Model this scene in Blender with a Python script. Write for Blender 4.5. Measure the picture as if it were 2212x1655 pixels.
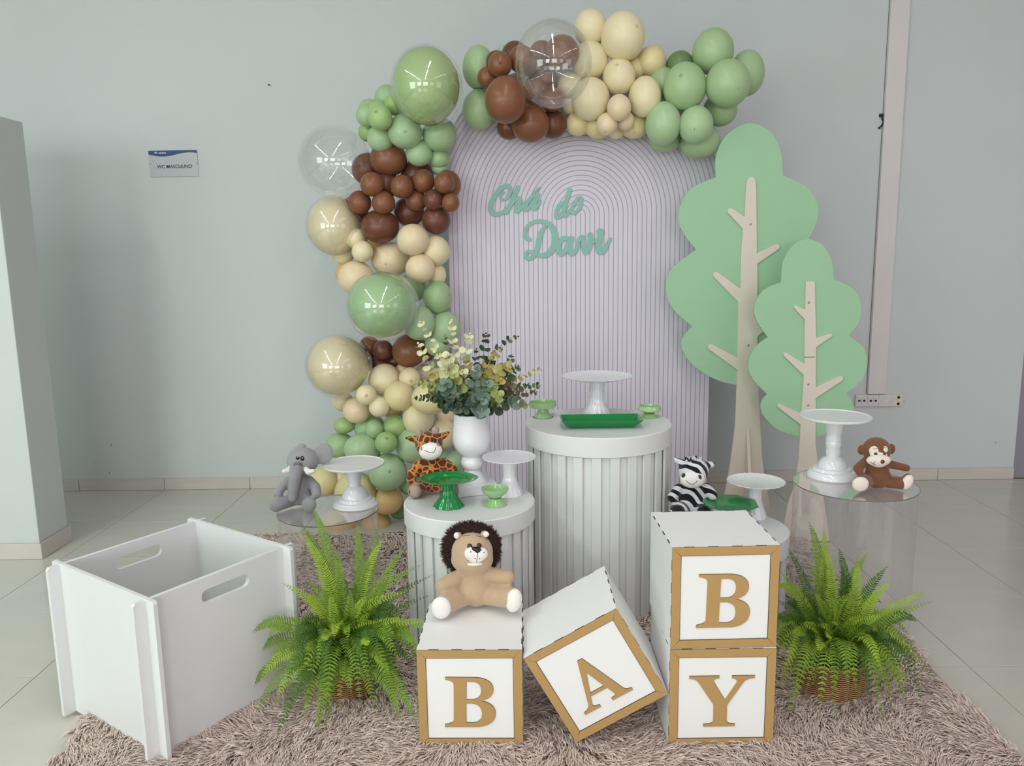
import bpy, bmesh, math, random
import numpy as np
from mathutils import Vector, Matrix
from mathutils.bvhtree import BVHTree

for o in list(bpy.data.objects):
    bpy.data.objects.remove(o)
SC = bpy.context.scene
COL = SC.collection
random.seed(7)
RNG = np.random.default_rng(11)
PI = math.pi

# ------------------------------------------------------------------ camera
CAM_H = 1.579
FOC = 1677.0
PITCH, YAW, ROLL = 0.1613, -0.0070, -0.0150
D = Vector((math.sin(YAW) * math.cos(PITCH), math.cos(YAW) * math.cos(PITCH), -math.sin(PITCH)))
_r0 = Vector((math.cos(YAW), -math.sin(YAW), 0)); _u0 = _r0.cross(D)
R = math.cos(ROLL) * _r0 + math.sin(ROLL) * _u0
U = -math.sin(ROLL) * _r0 + math.cos(ROLL) * _u0
CAM = Vector((0, 0, CAM_H))
cd = bpy.data.cameras.new('camera')
cd.sensor_fit = 'HORIZONTAL'; cd.sensor_width = 36.0; cd.lens = FOC / 2212 * 36.0
cd.clip_start = 0.05; cd.clip_end = 100
co = bpy.data.objects.new('camera', cd); COL.objects.link(co)
m = Matrix((R, U, -D)).transposed().to_4x4(); m.translation = CAM
co.matrix_world = m
SC.camera = co

# ------------------------------------------------------------------ view, world, lights
SC.view_settings.view_transform = 'Standard'
SC.view_settings.look = 'None'
SC.view_settings.gamma = 1.0
SC.view_settings.use_curve_mapping = False
SC.view_settings.exposure = 0.45
W = bpy.data.worlds.new('world'); SC.world = W; W.use_nodes = True
W.node_tree.nodes['Background'].inputs[0].default_value = (0.80, 0.88, 1.0, 1)
W.node_tree.nodes['Background'].inputs[1].default_value = 0.25

def area(name, loc, size, power, col, target=None, rot=None):
    l = bpy.data.lights.new(name, 'AREA'); l.shape = 'RECTANGLE'
    l.size, l.size_y = size; l.energy = power; l.color = col
    o = bpy.data.objects.new(name, l); COL.objects.link(o); o.location = loc
    if target is not None:
        o.rotation_euler = (Vector(target) - Vector(loc)).to_track_quat('-Z', 'Y').to_euler()
    elif rot: o.rotation_euler = rot
    return o
CEIL = 4.25
# rows of ceiling tubes of the hall, running away behind the camera
for ix, x in enumerate((-3.2, 0.1, 3.4)):
    for iy, y in enumerate((2.6, 1.0, -0.6, -2.2, -3.8, -5.4, -7.0, -8.6)):
        area('tube_light', (x, y, CEIL - 0.09), (0.11, 1.2), (5.5, 15, 14, 10, 9, 9, 9, 9)[iy] * (1.35, 0.90, 0.40)[ix], ((0.90, 1.0, 0.955), (1.0, 0.95, 0.985), (1.0, 0.82, 0.94))[ix], rot=(0, 0, 0))
# daylight through the window openings of the hall behind and beside the camera
area('window_light', (-6.3, -1.5, 2.0), (5.0, 2.2), 115, (0.86, 1.0, 0.94), target=(0, 2.5, 1.2))
area('window_light', (7.2, -2.0, 2.0), (4.0, 2.2), 26, (1.0, 0.80, 0.95), target=(0.5, 3, 1.2))
area('window_light', (-4.3, -9.6, 2.1), (3.2, 2.2), 150, (0.90, 1.0, 0.955), target=(-1.5, 4, 1.2))
area('window_light', (0.4, -9.6, 2.1), (3.6, 2.2), 105, (1.0, 0.945, 0.985), target=(0, 3, 1.2))
area('window_light', (5.2, -9.6, 2.1), (3.2, 2.2), 40, (1.0, 0.84, 0.96), target=(1.5, 4, 1.2))

# ------------------------------------------------------------------ helpers
def ray(u, v): return D * FOC + R * (u - 1106) - U * (v - 827.5)
def PY(u, v, y):
    d = ray(u, v); t = y / d.y; return CAM + d * t
def PZ(u, v, z):
    d = ray(u, v); t = (z - CAM_H) / d.z; return CAM + d * t
def mpp(P): return (Vector(P) - CAM).dot(D) / FOC       # metres for one photo pixel at P

def srgb(r, g, b):
    f = lambda c: (c / 255) / 12.92 if c / 255 <= 0.04045 else ((c / 255 + 0.055) / 1.055) ** 2.4
    return (f(r), f(g), f(b), 1)

def mat(name, col, rough=0.6, spec=0.5, noise=0.0, nscale=8.0, bump=0.0, bscale=60.0, sheen=0.0, coat=0.0, metal=0.0, stretch=None, col2=None, sss=0.0):
    M = bpy.data.materials.new(name); M.use_nodes = True
    nt = M.node_tree; b = nt.nodes['Principled BSDF']
    b.inputs['Base Color'].default_value = col
    b.inputs['Roughness'].default_value = rough
    b.inputs['Specular IOR Level'].default_value = spec
    b.inputs['Sheen Weight'].default_value = sheen
    b.inputs['Coat Weight'].default_value = coat
    b.inputs['Coat Roughness'].default_value = 0.08
    b.inputs['Metallic'].default_value = metal
    if sss:
        b.inputs['Subsurface Weight'].default_value = sss
        b.inputs['Subsurface Radius'].default_value = (0.02, 0.02, 0.01)
        b.inputs['Subsurface Scale'].default_value = 0.5
    tc = nt.nodes.new('ShaderNodeTexCoord'); src = tc.outputs['Object']
    if stretch:
        mp = nt.nodes.new('ShaderNodeMapping'); mp.inputs['Scale'].default_value = stretch
        nt.links.new(src, mp.inputs['Vector']); src = mp.outputs['Vector']
    if noise:
        n = nt.nodes.new('ShaderNodeTexNoise'); n.inputs['Scale'].default_value = nscale; n.inputs['Detail'].default_value = 5
        nt.links.new(src, n.inputs['Vector'])
        r = nt.nodes.new('ShaderNodeValToRGB')
        c2 = col2 if col2 else tuple(c * (1 - noise) for c in col[:3]) + (1,)
        r.color_ramp.elements[0].position = 0.3; r.color_ramp.elements[0].color = c2
        r.color_ramp.elements[1].position = 0.7; r.color_ramp.elements[1].color = col
        nt.links.new(n.outputs['Fac'], r.inputs['Fac']); nt.links.new(r.outputs['Color'], b.inputs['Base Color'])
    if bump:
        n2 = nt.nodes.new('ShaderNodeTexNoise'); n2.inputs['Scale'].default_value = bscale; n2.inputs['Detail'].default_value = 4
        nt.links.new(src, n2.inputs['Vector'])
        bp = nt.nodes.new('ShaderNodeBump'); bp.inputs['Strength'].default_value = bump; bp.inputs['Distance'].default_value = 0.004
        nt.links.new(n2.outputs['Fac'], bp.inputs['Height']); nt.links.new(bp.outputs['Normal'], b.inputs['Normal'])
    return M

def clear_mat(name, tint, lo, hi, haze=0.0, hazecol=(0.9, 0.9, 0.9, 1), rough=0.02):
    """thin clear plastic: see-through film with fresnel-weighted gloss and a little milky haze"""
    M = bpy.data.materials.new(name); M.use_nodes = True; nt = M.node_tree
    for n in list(nt.nodes): nt.nodes.remove(n)
    out = nt.nodes.new('ShaderNodeOutputMaterial')
    tr = nt.nodes.new('ShaderNodeBsdfTransparent'); tr.inputs[0].default_value = tint
    gl = nt.nodes.new('ShaderNodeBsdfGlossy'); gl.inputs['Roughness'].default_value = rough
    gl.inputs[0].default_value = (1, 1, 1, 1)
    lw = nt.nodes.new('ShaderNodeLayerWeight'); lw.inputs['Blend'].default_value = 0.25
    mr = nt.nodes.new('ShaderNodeMapRange'); mr.inputs['To Min'].default_value = lo; mr.inputs['To Max'].default_value = hi
    nt.links.new(lw.outputs['Facing'], mr.inputs['Value'])
    mx = nt.nodes.new('ShaderNodeMixShader')
    nt.links.new(mr.outputs[0], mx.inputs[0]); nt.links.new(tr.outputs[0], mx.inputs[1]); nt.links.new(gl.outputs[0], mx.inputs[2])
    last = mx
    if haze:
        df = nt.nodes.new('ShaderNodeBsdfDiffuse'); df.inputs[0].default_value = hazecol
        m2 = nt.nodes.new('ShaderNodeMixShader'); m2.inputs[0].default_value = haze
        nt.links.new(mx.outputs[0], m2.inputs[1]); nt.links.new(df.outputs[0], m2.inputs[2]); last = m2
    nt.links.new(last.outputs[0], out.inputs[0])
    return M

def tag(o, label=None, cat=None, group=None, kind=None):
    if label: o['label'] = label
    if cat: o['category'] = cat
    if group: o['group'] = group
    if kind: o['kind'] = kind
    return o
def thing(name, loc, label, cat, group=None, rot=(0, 0, 0)):
    o = bpy.data.objects.new(name, None); COL.objects.link(o); o.location = loc; o.rotation_euler = rot
    o.empty_display_size = 0.05
    return tag(o, label, cat, group)

def obj(name, me, material=None, parent=None, loc=None):
    if material is not None:
        if isinstance(material, (list, tuple)):
            for x in material: me.materials.append(x)
        elif len(me.materials) == 0: me.materials.append(material)
    o = bpy.data.objects.new(name, me); COL.objects.link(o)
    if parent is not None: o.parent = parent
    if loc is not None: o.location = loc
    return o

class MB:
    def __init__(self): self.v = []; self.f = []; self.s = []; self.sharp = None
    def add(self, v, f, smooth=False):
        b = len(self.v); self.v += [tuple(p) for p in v]
        self.f += [tuple(i + b for i in q) for q in f]; self.s += [smooth] * len(f); return self
    def xf(self, M):
        self.v = [tuple(M @ Vector(p)) for p in self.v]; return self
    def box(self, lo, hi, M=None, bev=0.0):
        (x0, y0, z0), (x1, y1, z1) = lo, hi
        if bev <= 0:
            v = [(x0, y0, z0), (x1, y0, z0), (x1, y1, z0), (x0, y1, z0), (x0, y0, z1), (x1, y0, z1), (x1, y1, z1), (x0, y1, z1)]
            f = [(3, 2, 1, 0), (4, 5, 6, 7), (0, 1, 5, 4), (1, 2, 6, 5), (2, 3, 7, 6), (3, 0, 4, 7)]
            if M: v = [M @ Vector(p) for p in v]
            return self.add(v, f)
        bm = bmesh.new(); bmesh.ops.create_cube(bm, size=1)
        for q in bm.verts:
            q.co = Vector(((x0 + x1) / 2 + q.co.x * (x1 - x0), (y0 + y1) / 2 + q.co.y * (y1 - y0), (z0 + z1) / 2 + q.co.z * (z1 - z0)))
        bmesh.ops.bevel(bm, geom=bm.edges[:], offset=bev, segments=2, affect='EDGES', profile=0.5)
        return self.bm(bm, M)
    def bm(self, bm, M=None, smooth=False):
        bm.verts.index_update()
        v = [(M @ q.co) if M else q.co.copy() for q in bm.verts]
        f = [[q.index for q in p.verts] for p in bm.faces]
        bm.free(); return self.add(v, f, smooth)
    def ell(self, c, r, n=20, k=12, M=None):
        v = [(0, 0, 1)]; f = []
        for j in range(1, k):
            t = PI * j / k
            for i in range(n):
                a = 2 * PI * i / n; v.append((math.sin(t) * math.cos(a), math.sin(t) * math.sin(a), math.cos(t)))
        v.append((0, 0, -1))
        for i in range(n):
            f.append((0, 1 + i, 1 + (i + 1) % n))
            b = 1 + (k - 2) * n; f.append((len(v) - 1, b + (i + 1) % n, b + i))
        for j in range(k - 2):
            for i in range(n):
                a, b = 1 + j * n + i, 1 + j * n + (i + 1) % n; f.append((a, a + n, b + n, b))
        if not hasattr(r, '__len__'): r = (r, r, r)
        v = [Vector((p[0] * r[0], p[1] * r[1], p[2] * r[2])) for p in v]
        if M: v = [M @ p for p in v]
        return self.add([p + Vector(c) for p in v], f, True)
    def lathe(self, prof, n=48, smooth=True, cap=True, fn=None):
        v = []; f = []; self.sharp = 38
        for (r, z) in prof:
            for i in range(n):
                a = 2 * PI * i / n; k = fn(a, r, z) if fn else 1
                v.append((r * k * math.cos(a), r * k * math.sin(a), z))
        for j in range(len(prof) - 1):
            for i in range(n):
                a, b = j * n + i, j * n + (i + 1) % n; f.append((a, b, b + n, a + n))
        self.add(v, f, smooth)
        if cap:
            if prof[0][0] > 1e-4: self.add([v[i] for i in range(n)], [tuple(reversed(range(n)))])
            if prof[-1][0] > 1e-4: self.add(v[-n:], [tuple(range(n))])
        return self
    def tube(self, pts, rad, n=8, cap=True):
        pts = [Vector(p) for p in pts]; N = len(pts)
        rr = rad if hasattr(rad, '__len__') else [rad] * N
        v = []; f = []; prev = None
        for i, p in enumerate(pts):
            t = (pts[min(i + 1, N - 1)] - pts[max(i - 1, 0)]).normalized()
            if prev is None:
                a = Vector((0, 0, 1)) if abs(t.z) < 0.9 else Vector((1, 0, 0)); x = t.cross(a).normalized()
            else: x = (prev - t * prev.dot(t)).normalized()
            prev = x; y = t.cross(x)
            for k in range(n):
                a = 2 * PI * k / n; v.append(p + (x * math.cos(a) + y * math.sin(a)) * rr[i])
        for i in range(N - 1):
            for k in range(n):
                a, b = i * n + k, i * n + (k + 1) % n; f.append((a, b, b + n, a + n))
        self.add(v, f, True)
        if cap:
            self.add(v[:n], [tuple(reversed(range(n)))]); self.add(v[-n:], [tuple(range(n))])
        return self
    def mesh(self, name):
        me = bpy.data.meshes.new(name); me.from_pydata([tuple(p) for p in self.v], [], self.f); me.update()
        me.polygons.foreach_set('use_smooth', self.s)
        if self.sharp: me.set_sharp_from_angle(angle=math.radians(self.sharp))
        return me
    def build(self, name, material=None, parent=None, loc=None):
        return obj(name, self.mesh(name), material, parent, loc)

def fast_mesh(name, V, faces_list, smooth=True):
    """V (n,3); faces_list: list of int arrays (m,k)"""
    me = bpy.data.meshes.new(name)
    me.vertices.add(len(V)); me.vertices.foreach_set('co', np.asarray(V, dtype=np.float32).ravel())
    loops = np.concatenate([a.ravel() for a in faces_list]).astype(np.int32)
    tot = np.concatenate([np.full(len(a), a.shape[1]) for a in faces_list]).astype(np.int32)
    start = np.concatenate([[0], np.cumsum(tot)[:-1]]).astype(np.int32)
    me.loops.add(len(loops)); me.loops.foreach_set('vertex_index', loops)
    me.polygons.add(len(tot)); me.polygons.foreach_set('loop_start', start); me.polygons.foreach_set('loop_total', tot)
    me.polygons.foreach_set('use_smooth', np.full(len(tot), smooth))
    me.update(calc_edges=True); me.validate(); return me

def evalmesh(o, name):
    dg = bpy.context.evaluated_depsgraph_get()
    me = bpy.data.meshes.new_from_object(o.evaluated_get(dg)); me.name = name
    return me

def plate(name, outlines, t, bev=0.0, up=True):
    """flat board from 2D outlines (first outer, others holes); up: board stands, face towards -Y, thickness back to front 0..-t"""
    cu = bpy.data.curves.new('tmp', 'CURVE'); cu.dimensions = '2D'; cu.fill_mode = 'BOTH'
    cu.extrude = max(t / 2 - bev, 1e-5); cu.bevel_depth = bev; cu.bevel_resolution = 1; cu.offset = -bev
    for pts in outlines:
        s = cu.splines.new('POLY'); s.points.add(len(pts) - 1)
        for i, p in enumerate(pts): s.points[i].co = (p[0], p[1], 0, 1)
        s.use_cyclic_u = True
    o = bpy.data.objects.new('tmp', cu); COL.objects.link(o)
    me = evalmesh(o, name)
    bpy.data.objects.remove(o); bpy.data.curves.remove(cu)
    for v in me.vertices:
        x, y, z = v.co
        v.co = (x, -(z + t / 2), y) if up else (x, y, z + t / 2)
    me.update(); me.materials.clear()
    for p in me.polygons: p.use_smooth = False
    return me

def text_mesh(name, body, size, t=0.0005, shear=0.0, bold=0.0):
    cu = bpy.data.curves.new('tmp', 'FONT'); cu.body = body; cu.size = size; cu.extrude = t; cu.shear = shear
    cu.align_x = 'CENTER'; cu.align_y = 'CENTER'; cu.offset = bold
    o = bpy.data.objects.new('tmp', cu); COL.objects.link(o); me = evalmesh(o, name)
    bpy.data.objects.remove(o); bpy.data.curves.remove(cu)
    for v in me.vertices:
        x, y, z = v.co; v.co = (x, -z, y)
    me.update(); me.materials.clear(); return me

def bez(p0, c1, c2, p3, n=10):
    out = []
    for i in range(1, n + 1):
        t = i / n; a = (1 - t) ** 3; b = 3 * t * (1 - t) ** 2; c = 3 * t * t * (1 - t); d = t ** 3
        out.append((a * p0[0] + b * c1[0] + c * c2[0] + d * p3[0], a * p0[1] + b * c1[1] + c * c2[1] + d * p3[1]))
    return out
def path(start, *segs):
    p = [start]
    for s in segs:
        if len(s) == 2: p.append(s)
        else: p += bez(p[-1], (s[0], s[1]), (s[2], s[3]), (s[4], s[5]))
    return p
def catmull(P, n=8, closed=False):
    P = [Vector(p) for p in P]; N = len(P); out = []
    rng = range(N if closed else N - 1)
    for i in rng:
        p0, p1, p2, p3 = (P[(i - 1) % N], P[i], P[(i + 1) % N], P[(i + 2) % N]) if closed else (P[max(i - 1, 0)], P[i], P[i + 1], P[min(i + 2, N - 1)])
        for k in range(n):
            t = k / n
            out.append(0.5 * (2 * p1 + (p2 - p0) * t + (2 * p0 - 5 * p1 + 4 * p2 - p3) * t * t + (3 * p1 - p0 - 3 * p2 + p3) * t ** 3))
    if not closed: out.append(P[-1].copy())
    return out

ORD = ['', 'second ', 'third ', 'fourth ', 'fifth ', 'sixth ', 'seventh ', 'eighth ', 'ninth ', 'tenth ', 'eleventh ', 'twelfth ', 'thirteenth ', 'fourteenth ']
# ------------------------------------------------------------------ materials
def wall_mat():
    M = mat('wall_paint', srgb(206, 212, 212), rough=0.75, spec=0.25, bump=0.08, bscale=220)
    nt = M.node_tree; b = nt.nodes['Principled BSDF']
    tc = nt.nodes.new('ShaderNodeTexCoord')
    sp = nt.nodes.new('ShaderNodeSeparateXYZ'); nt.links.new(tc.outputs['Object'], sp.inputs[0])
    n = nt.nodes.new('ShaderNodeTexNoise'); n.inputs['Scale'].default_value = 1.1; n.inputs['Detail'].default_value = 6
    nt.links.new(tc.outputs['Object'], n.inputs['Vector'])
    r = nt.nodes.new('ShaderNodeValToRGB')
    r.color_ramp.elements[0].position = 0.3; r.color_ramp.elements[0].color = srgb(204, 210, 210)
    r.color_ramp.elements[1].position = 0.75; r.color_ramp.elements[1].color = srgb(209, 215, 215)
    nt.links.new(n.outputs['Fac'], r.inputs['Fac'])
    # chipped specks low on the wall
    n2 = nt.nodes.new('ShaderNodeTexNoise'); n2.inputs['Scale'].default_value = 9; n2.inputs['Detail'].default_value = 6
    nt.links.new(tc.outputs['Object'], n2.inputs['Vector'])
    th = nt.nodes.new('ShaderNodeMath'); th.operation = 'GREATER_THAN'; th.inputs[1].default_value = 0.715
    nt.links.new(n2.outputs['Fac'], th.inputs[0])
    lowz = nt.nodes.new('ShaderNodeMath'); lowz.operation = 'LESS_THAN'; lowz.inputs[1].default_value = 0.34
    nt.links.new(sp.outputs['Z'], lowz.inputs[0])
    an = nt.nodes.new('ShaderNodeMath'); an.operation = 'MULTIPLY'; nt.links.new(th.outputs[0], an.inputs[0]); nt.links.new(lowz.outputs[0], an.inputs[1])
    mx = nt.nodes.new('ShaderNodeMixRGB'); mx.inputs[2].default_value = srgb(150, 156, 152)
    nt.links.new(an.outputs[0], mx.inputs[0]); nt.links.new(r.outputs['Color'], mx.inputs[1])
    nt.links.new(mx.outputs[0], b.inputs['Base Color'])
    return M
M_WALL = wall_mat()
M_CEIL = mat('ceiling_paint', srgb(225, 226, 226), rough=0.8)
M_TILE = mat('porcelain_tile', srgb(205, 201, 190), rough=0.16, spec=0.5, noise=0.06, nscale=2.2, stretch=(1.0, 4.0, 1.0))
M_TILE2 = mat('skirting_tile', srgb(212, 203, 196), rough=0.3, noise=0.08, nscale=6, stretch=(1, 1, 5))
M_GROUT = mat('grout', srgb(122, 110, 98), rough=0.9, noise=0.2, nscale=5)
M_WHITE = mat('white_paint', srgb(228, 229, 229), rough=0.45, noise=0.02, nscale=9)
M_WOOD = mat('white_wood', srgb(226, 228, 226), rough=0.5, noise=0.035, nscale=14, stretch=(1, 1, 0.15))
M_MDF = mat('white_mdf', srgb(240, 239, 237), rough=0.55, noise=0.015, nscale=40, stretch=(1, 1, 8))
M_BURN = mat('burnt_edge', srgb(82, 68, 58), rough=0.8, noise=0.3, nscale=60)
M_GOLD = mat('kraft_board', srgb(184, 147, 92), rough=0.5, noise=0.04, nscale=60, stretch=(1, 1, 6))
M_GLAZE = mat('white_glaze', srgb(236, 236, 240), rough=0.12, spec=0.55, coat=0.3, noise=0.01)
M_MATTW = mat('white_plate', srgb(232, 233, 235), rough=0.35, noise=0.01)
M_GREENG = mat('green_glaze', srgb(10, 134, 64), rough=0.14, coat=0.3, noise=0.08, nscale=12)
M_SAGEG = mat('pale_green_glaze', srgb(160, 200, 142), rough=0.15, coat=0.3, noise=0.04, nscale=20)
M_FOL = mat('foliage_board', srgb(160, 202, 163), rough=0.62, noise=0.025, nscale=3)
M_TRUNK = mat('trunk_board', srgb(222, 213, 198), rough=0.6, noise=0.02, nscale=5)
M_STEEL = mat('steel', srgb(170, 170, 170), rough=0.3, metal=0.9, noise=0.05)
M_TEAL = mat('teal_board', srgb(142, 192, 178), rough=0.55, noise=0.03, nscale=20)
M_PLAST = mat('white_plastic', srgb(222, 216, 216), rough=0.4, noise=0.015)
M_CREAMP = mat('ivory_plastic', srgb(224, 217, 203), rough=0.4, noise=0.015)
M_DARK = mat('dark_hole', srgb(38, 36, 38), rough=0.6, noise=0.1)
M_ACRYL = clear_mat('clear_acrylic', (0.985, 0.98, 0.988, 1), 0.035, 0.75, haze=0.045, hazecol=srgb(225, 218, 228))
M_ACEDGE = mat('acrylic_edge', srgb(122, 114, 116), rough=0.3, noise=0.1)
M_BUBBLE = clear_mat('clear_film', (0.975, 0.975, 0.975, 1), 0.075, 0.42, haze=0.012, hazecol=srgb(235, 235, 235), rough=0.015)

# ------------------------------------------------------------------ setting
WY = 5.255
def slab(name, lo, hi, material, kind='structure', bev=0.0, parent=None):
    o = MB().box(lo, hi, bev=bev).build(name, material, parent)
    if kind and parent is None: o['kind'] = kind
    return o
floor = slab('floor', (-6.4, -9.8, -0.06), (7.4, 5.6, -0.004), M_GROUT)
TX0 = -3.0819
tile_me = MB().box((-0.2985, -0.2985, -0.010), (0.2985, 0.2985, 0.0), bev=0.0012).mesh('tile'); tile_me.materials.append(M_TILE)
cut_me = MB().box((-0.2985, -0.0385, -0.010), (0.2985, 0.0385, 0.0), bev=0.0012).mesh('cut_tile'); cut_me.materials.append(M_TILE)
tiles = []
for i in range(-3, 14):
    x = TX0 + 0.6 * i + 0.3
    for j in range(0, 12):
        y = WY - 0.08 - 0.6 * j - 0.3
        o = bpy.data.objects.new('tile', tile_me); COL.objects.link(o); o.parent = floor; o.location = (x, y, 0)
    o = bpy.data.objects.new('tile', cut_me); COL.objects.link(o); o.parent = floor; o.location = (x, WY - 0.04, 0)
far = MB().box((-6.4, -9.8, -0.006), (7.4, WY - 0.08 - 7.2, 0.0)).build('tile_field', M_TILE, floor)

slab('wall_back', (-6.4, WY, 0), (3.444, WY + 0.16, CEIL), M_WALL)
slab('wall_back_lintel', (3.444, WY, 2.15), (7.4, WY + 0.16, CEIL), M_WALL).name = 'wall_back.001'
slab('wall_right', (7.4, -9.8, 0), (7.5, WY + 0.16, CEIL), M_WALL)
slab('wall_front', (-6.4, -9.9, 0), (7.4, -9.8, CEIL), M_WALL)
slab('wall_side', (-6.5, -9.9, 0), (-6.4, WY + 0.16, CEIL), M_WALL)
slab('ceiling', (-6.5, -9.9, CEIL), (7.5, WY + 0.16, CEIL + 0.08), M_CEIL)
pier = slab('wall_left', (-3.5, 3.995, 0), (-2.597, 4.262, 2.32), M_WALL, bev=0.004)
# skirting tiles
bb = slab('baseboard_back', (-6.4, WY - 0.004, 0), (3.43, WY, 0.078), M_GROUT)
for i in range(-3, 11):
    x0 = TX0 + 0.6 * i; x1 = min(x0 + 0.597, 3.443)
    MB().box((x0, WY - 0.013, 0.001), (x1, WY - 0.003, 0.082), bev=0.0015).build('skirting_tile', M_TILE2, bb)
bl = slab('baseboard_left', (-3.5, 3.99, 0), (-2.592, 4.265, 0.084), M_GROUT)
MB().box((-3.2, 3.980, 0.001), (-2.583, 3.990, 0.088), bev=0.0015).build('skirting_tile', M_TILE2, bl)
MB().box((-2.592, 3.9815, 0.001), (-2.582, 4.266, 0.088), bev=0.0015).build('skirting_tile', M_TILE2, bl)
# door frame and dark door at the right edge
M_FRAME = mat('door_frame_paint', srgb(150, 144, 156), rough=0.5, noise=0.04)
M_DOOR = mat('door_paint', srgb(84, 78, 96), rough=0.5, noise=0.1, stretch=(1, 1, 0.1))
slab('trim_1', (3.446, WY + 0.005, 0), (3.540, WY + 0.155, 2.15), M_FRAME, bev=0.004)
dr = slab('door_1', (3.542, WY + 0.09, 0.03), (4.45, WY + 0.13, 2.13), M_DOOR, bev=0.003)
slab('trim_2', (3.54, WY + 0.01, 0), (4.45, WY + 0.15, 0.018), M_BURN, bev=0.002)

# cable trunking and sockets
tk = MB().box((2.392, WY - 0.028, 0.617), (2.5125, WY - 0.0005, CEIL - 0.01), bev=0.003)
t = thing('cable_trunking', (2.45, WY, 0.617), 'tall white plastic cable trunking running up the wall above the sockets', 'trunking')
tk.xf(Matrix.Translation((-2.45, -WY, -0.617))).build('channel', M_PLAST, t)
MB().box((-0.060, -0.0015, -0.003), (-0.057, 0, 3.6)).xf(Matrix.Translation((-0.0005, 0, 0))).build('painted_gap_shadow', M_ACEDGE, t)  # dark strip put in as the shadow line along the channel's left edge
def px_rect(u0, v0, u1, v1, y):
    a = PY(u0, v0, y); b = PY(u1, v1, y); return a.x, b.x, b.z, a.z
sock = [(1846, 1870, 'net', 'white twin network socket, leftmost of the wall plates'), (1871, 1894.5, 'net', 'white twin network socket directly beneath the trunking'),
        (1895.5, 1926, 'pow', 'white wall plate with two round power sockets'), (1926.5, 1949, 'tv', 'ivory wall plate with two black holes, rightmost')]
for (u0, u1, kind, lab) in sock:
    x0, x1, z0, z1 = px_rect(u0, 852.5, u1, 877, WY)
    cx, cz = (x0 + x1) / 2, (z0 + z1) / 2; hw, hh = (x1 - x0) / 2 - 0.001, (z1 - z0) / 2
    s = thing('wall_socket', (cx, WY, cz), lab, 'socket', 'wall plates in a row')
    MB().box((-hw, -0.022 if kind != 'tv' else -0.012, -hh), (hw, -0.0005, hh), bev=0.004).build('plate', M_CREAMP if kind == 'tv' else M_PLAST, s)
    yf = -0.0225 if kind != 'tv' else -0.0125
    if kind == 'net':
        for k in (-1, 1):
            f = MB().box((k * 0.017 - 0.0155, yf - 0.003, -0.026), (k * 0.017 + 0.0155, yf, 0.026), bev=0.001).build('insert', M_PLAST, s)
            MB().box((k * 0.017 - 0.008, yf - 0.0036, -0.006), (k * 0.017 + 0.008, yf - 0.0029, 0.008)).build('jack', M_DARK, f)
    elif kind == 'pow':
        for k in (-1, 1):
            f = MB().lathe([(0.0001, 0.003), (0.0165, 0.003), (0.018, 0.0)], 20).xf(Matrix.Translation((k * 0.041, yf, 0)) @ Matrix.Rotation(PI / 2, 4, 'X')).build('outlet', M_PLAST, s)
            for dz in (-0.008, 0.0, 0.008):
                MB().ell((k * 0.041 + (0.003 if dz == 0 else 0), yf - 0.0032, dz), (0.0018, 0.0008, 0.0018), 8, 6).build('pin_hole', M_DARK, f)
        MB().box((-0.021, yf - 0.002, -0.024), (0.021, yf, 0.024), bev=0.001).build('insert', M_PLAST, s)
    else:
        for dz in (-0.022, 0.022):
            MB().lathe([(0.0001, 0.002), (0.009, 0.002), (0.010, 0.0)], 16).xf(Matrix.Translation((0.004, yf, dz)) @ Matrix.Rotation(PI / 2, 4, 'X')).build('hole', M_DARK, s)
        for dx in (-0.035, 0.042):
            MB().ell((dx, yf, 0), (0.003, 0.0015, 0.003), 8, 6).build('screw', M_STEEL, s)
# nail, cable clip
P = PY(582, 184, WY)
n = MB().tube([(0, 0, 0), (0, -0.02, 0)], 0.0035, 8).lathe([(0.0001, 0.001), (0.008, 0.001), (0.008, 0)], 12)
n.build('nail', M_DARK, None, (P.x, P.y, P.z)); tag(bpy.data.objects['nail'], 'small dark nail in the bare wall left of the balloons', 'nail')
P = PY(1903, 263, WY)
c = MB().tube(catmull([(-0.012, -0.006, 0.045), (0.005, -0.01, 0.04), (0.000, -0.012, 0.02), (0.012, -0.012, 0.0), (0.004, -0.012, -0.02), (-0.012, -0.008, -0.042)], 5), 0.005, 6)
c.box((-0.016, -0.014, 0.028), (0.008, -0.001, 0.048), bev=0.002).box((-0.018, -0.013, -0.046), (-0.006, -0.001, -0.034), bev=0.002)
tag(c.build('cable_clip', M_DARK, None, tuple(P)), 'small black cable clip on the wall left of the white trunking', 'clip')

# door sign
x0, x1, z0, z1 = px_rect(321, 326, 430, 381, WY)
sx, sz = (x0 + x1) / 2, (z0 + z1) / 2; hw, hh = (x1 - x0) / 2, (z1 - z0) / 2
M_SIGN = mat('sign_metal', srgb(190, 195, 198), rough=0.35, noise=0.06, nscale=5)
M_NAVY = mat('navy_print', srgb(38, 66, 122), rough=0.4, noise=0.05)
M_INK = mat('ink_print', srgb(50, 58, 84), rough=0.5, noise=0.05)
s = thing('door_sign', (sx, WY, sz), 'grey wall sign reading WC MASCULINO under a navy band', 'sign')
MB().box((-hw, -0.006, -hh), (hw, -0.0005, hh), bev=0.001).build('plate', M_SIGN, s)
wave = [(-hw, hh)] + [(-hw + 2 * hw * k / 30, hh - 0.026 - 0.012 * math.sin(-0.15 + 2 * PI * (k / 30) * 0.92) * 1.0) for k in range(31)] + [(hw, hh)]
obj('band', plate('band', [wave[::-1]], 0.0012), M_NAVY, s, (0, -0.006, 0))
obj('lettering', text_mesh('lettering', 'WC MASCULINO', 0.0300, 0.0004, 0.22, 0.00045), M_INK, s, (0.004, -0.0066, -0.020))
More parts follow.
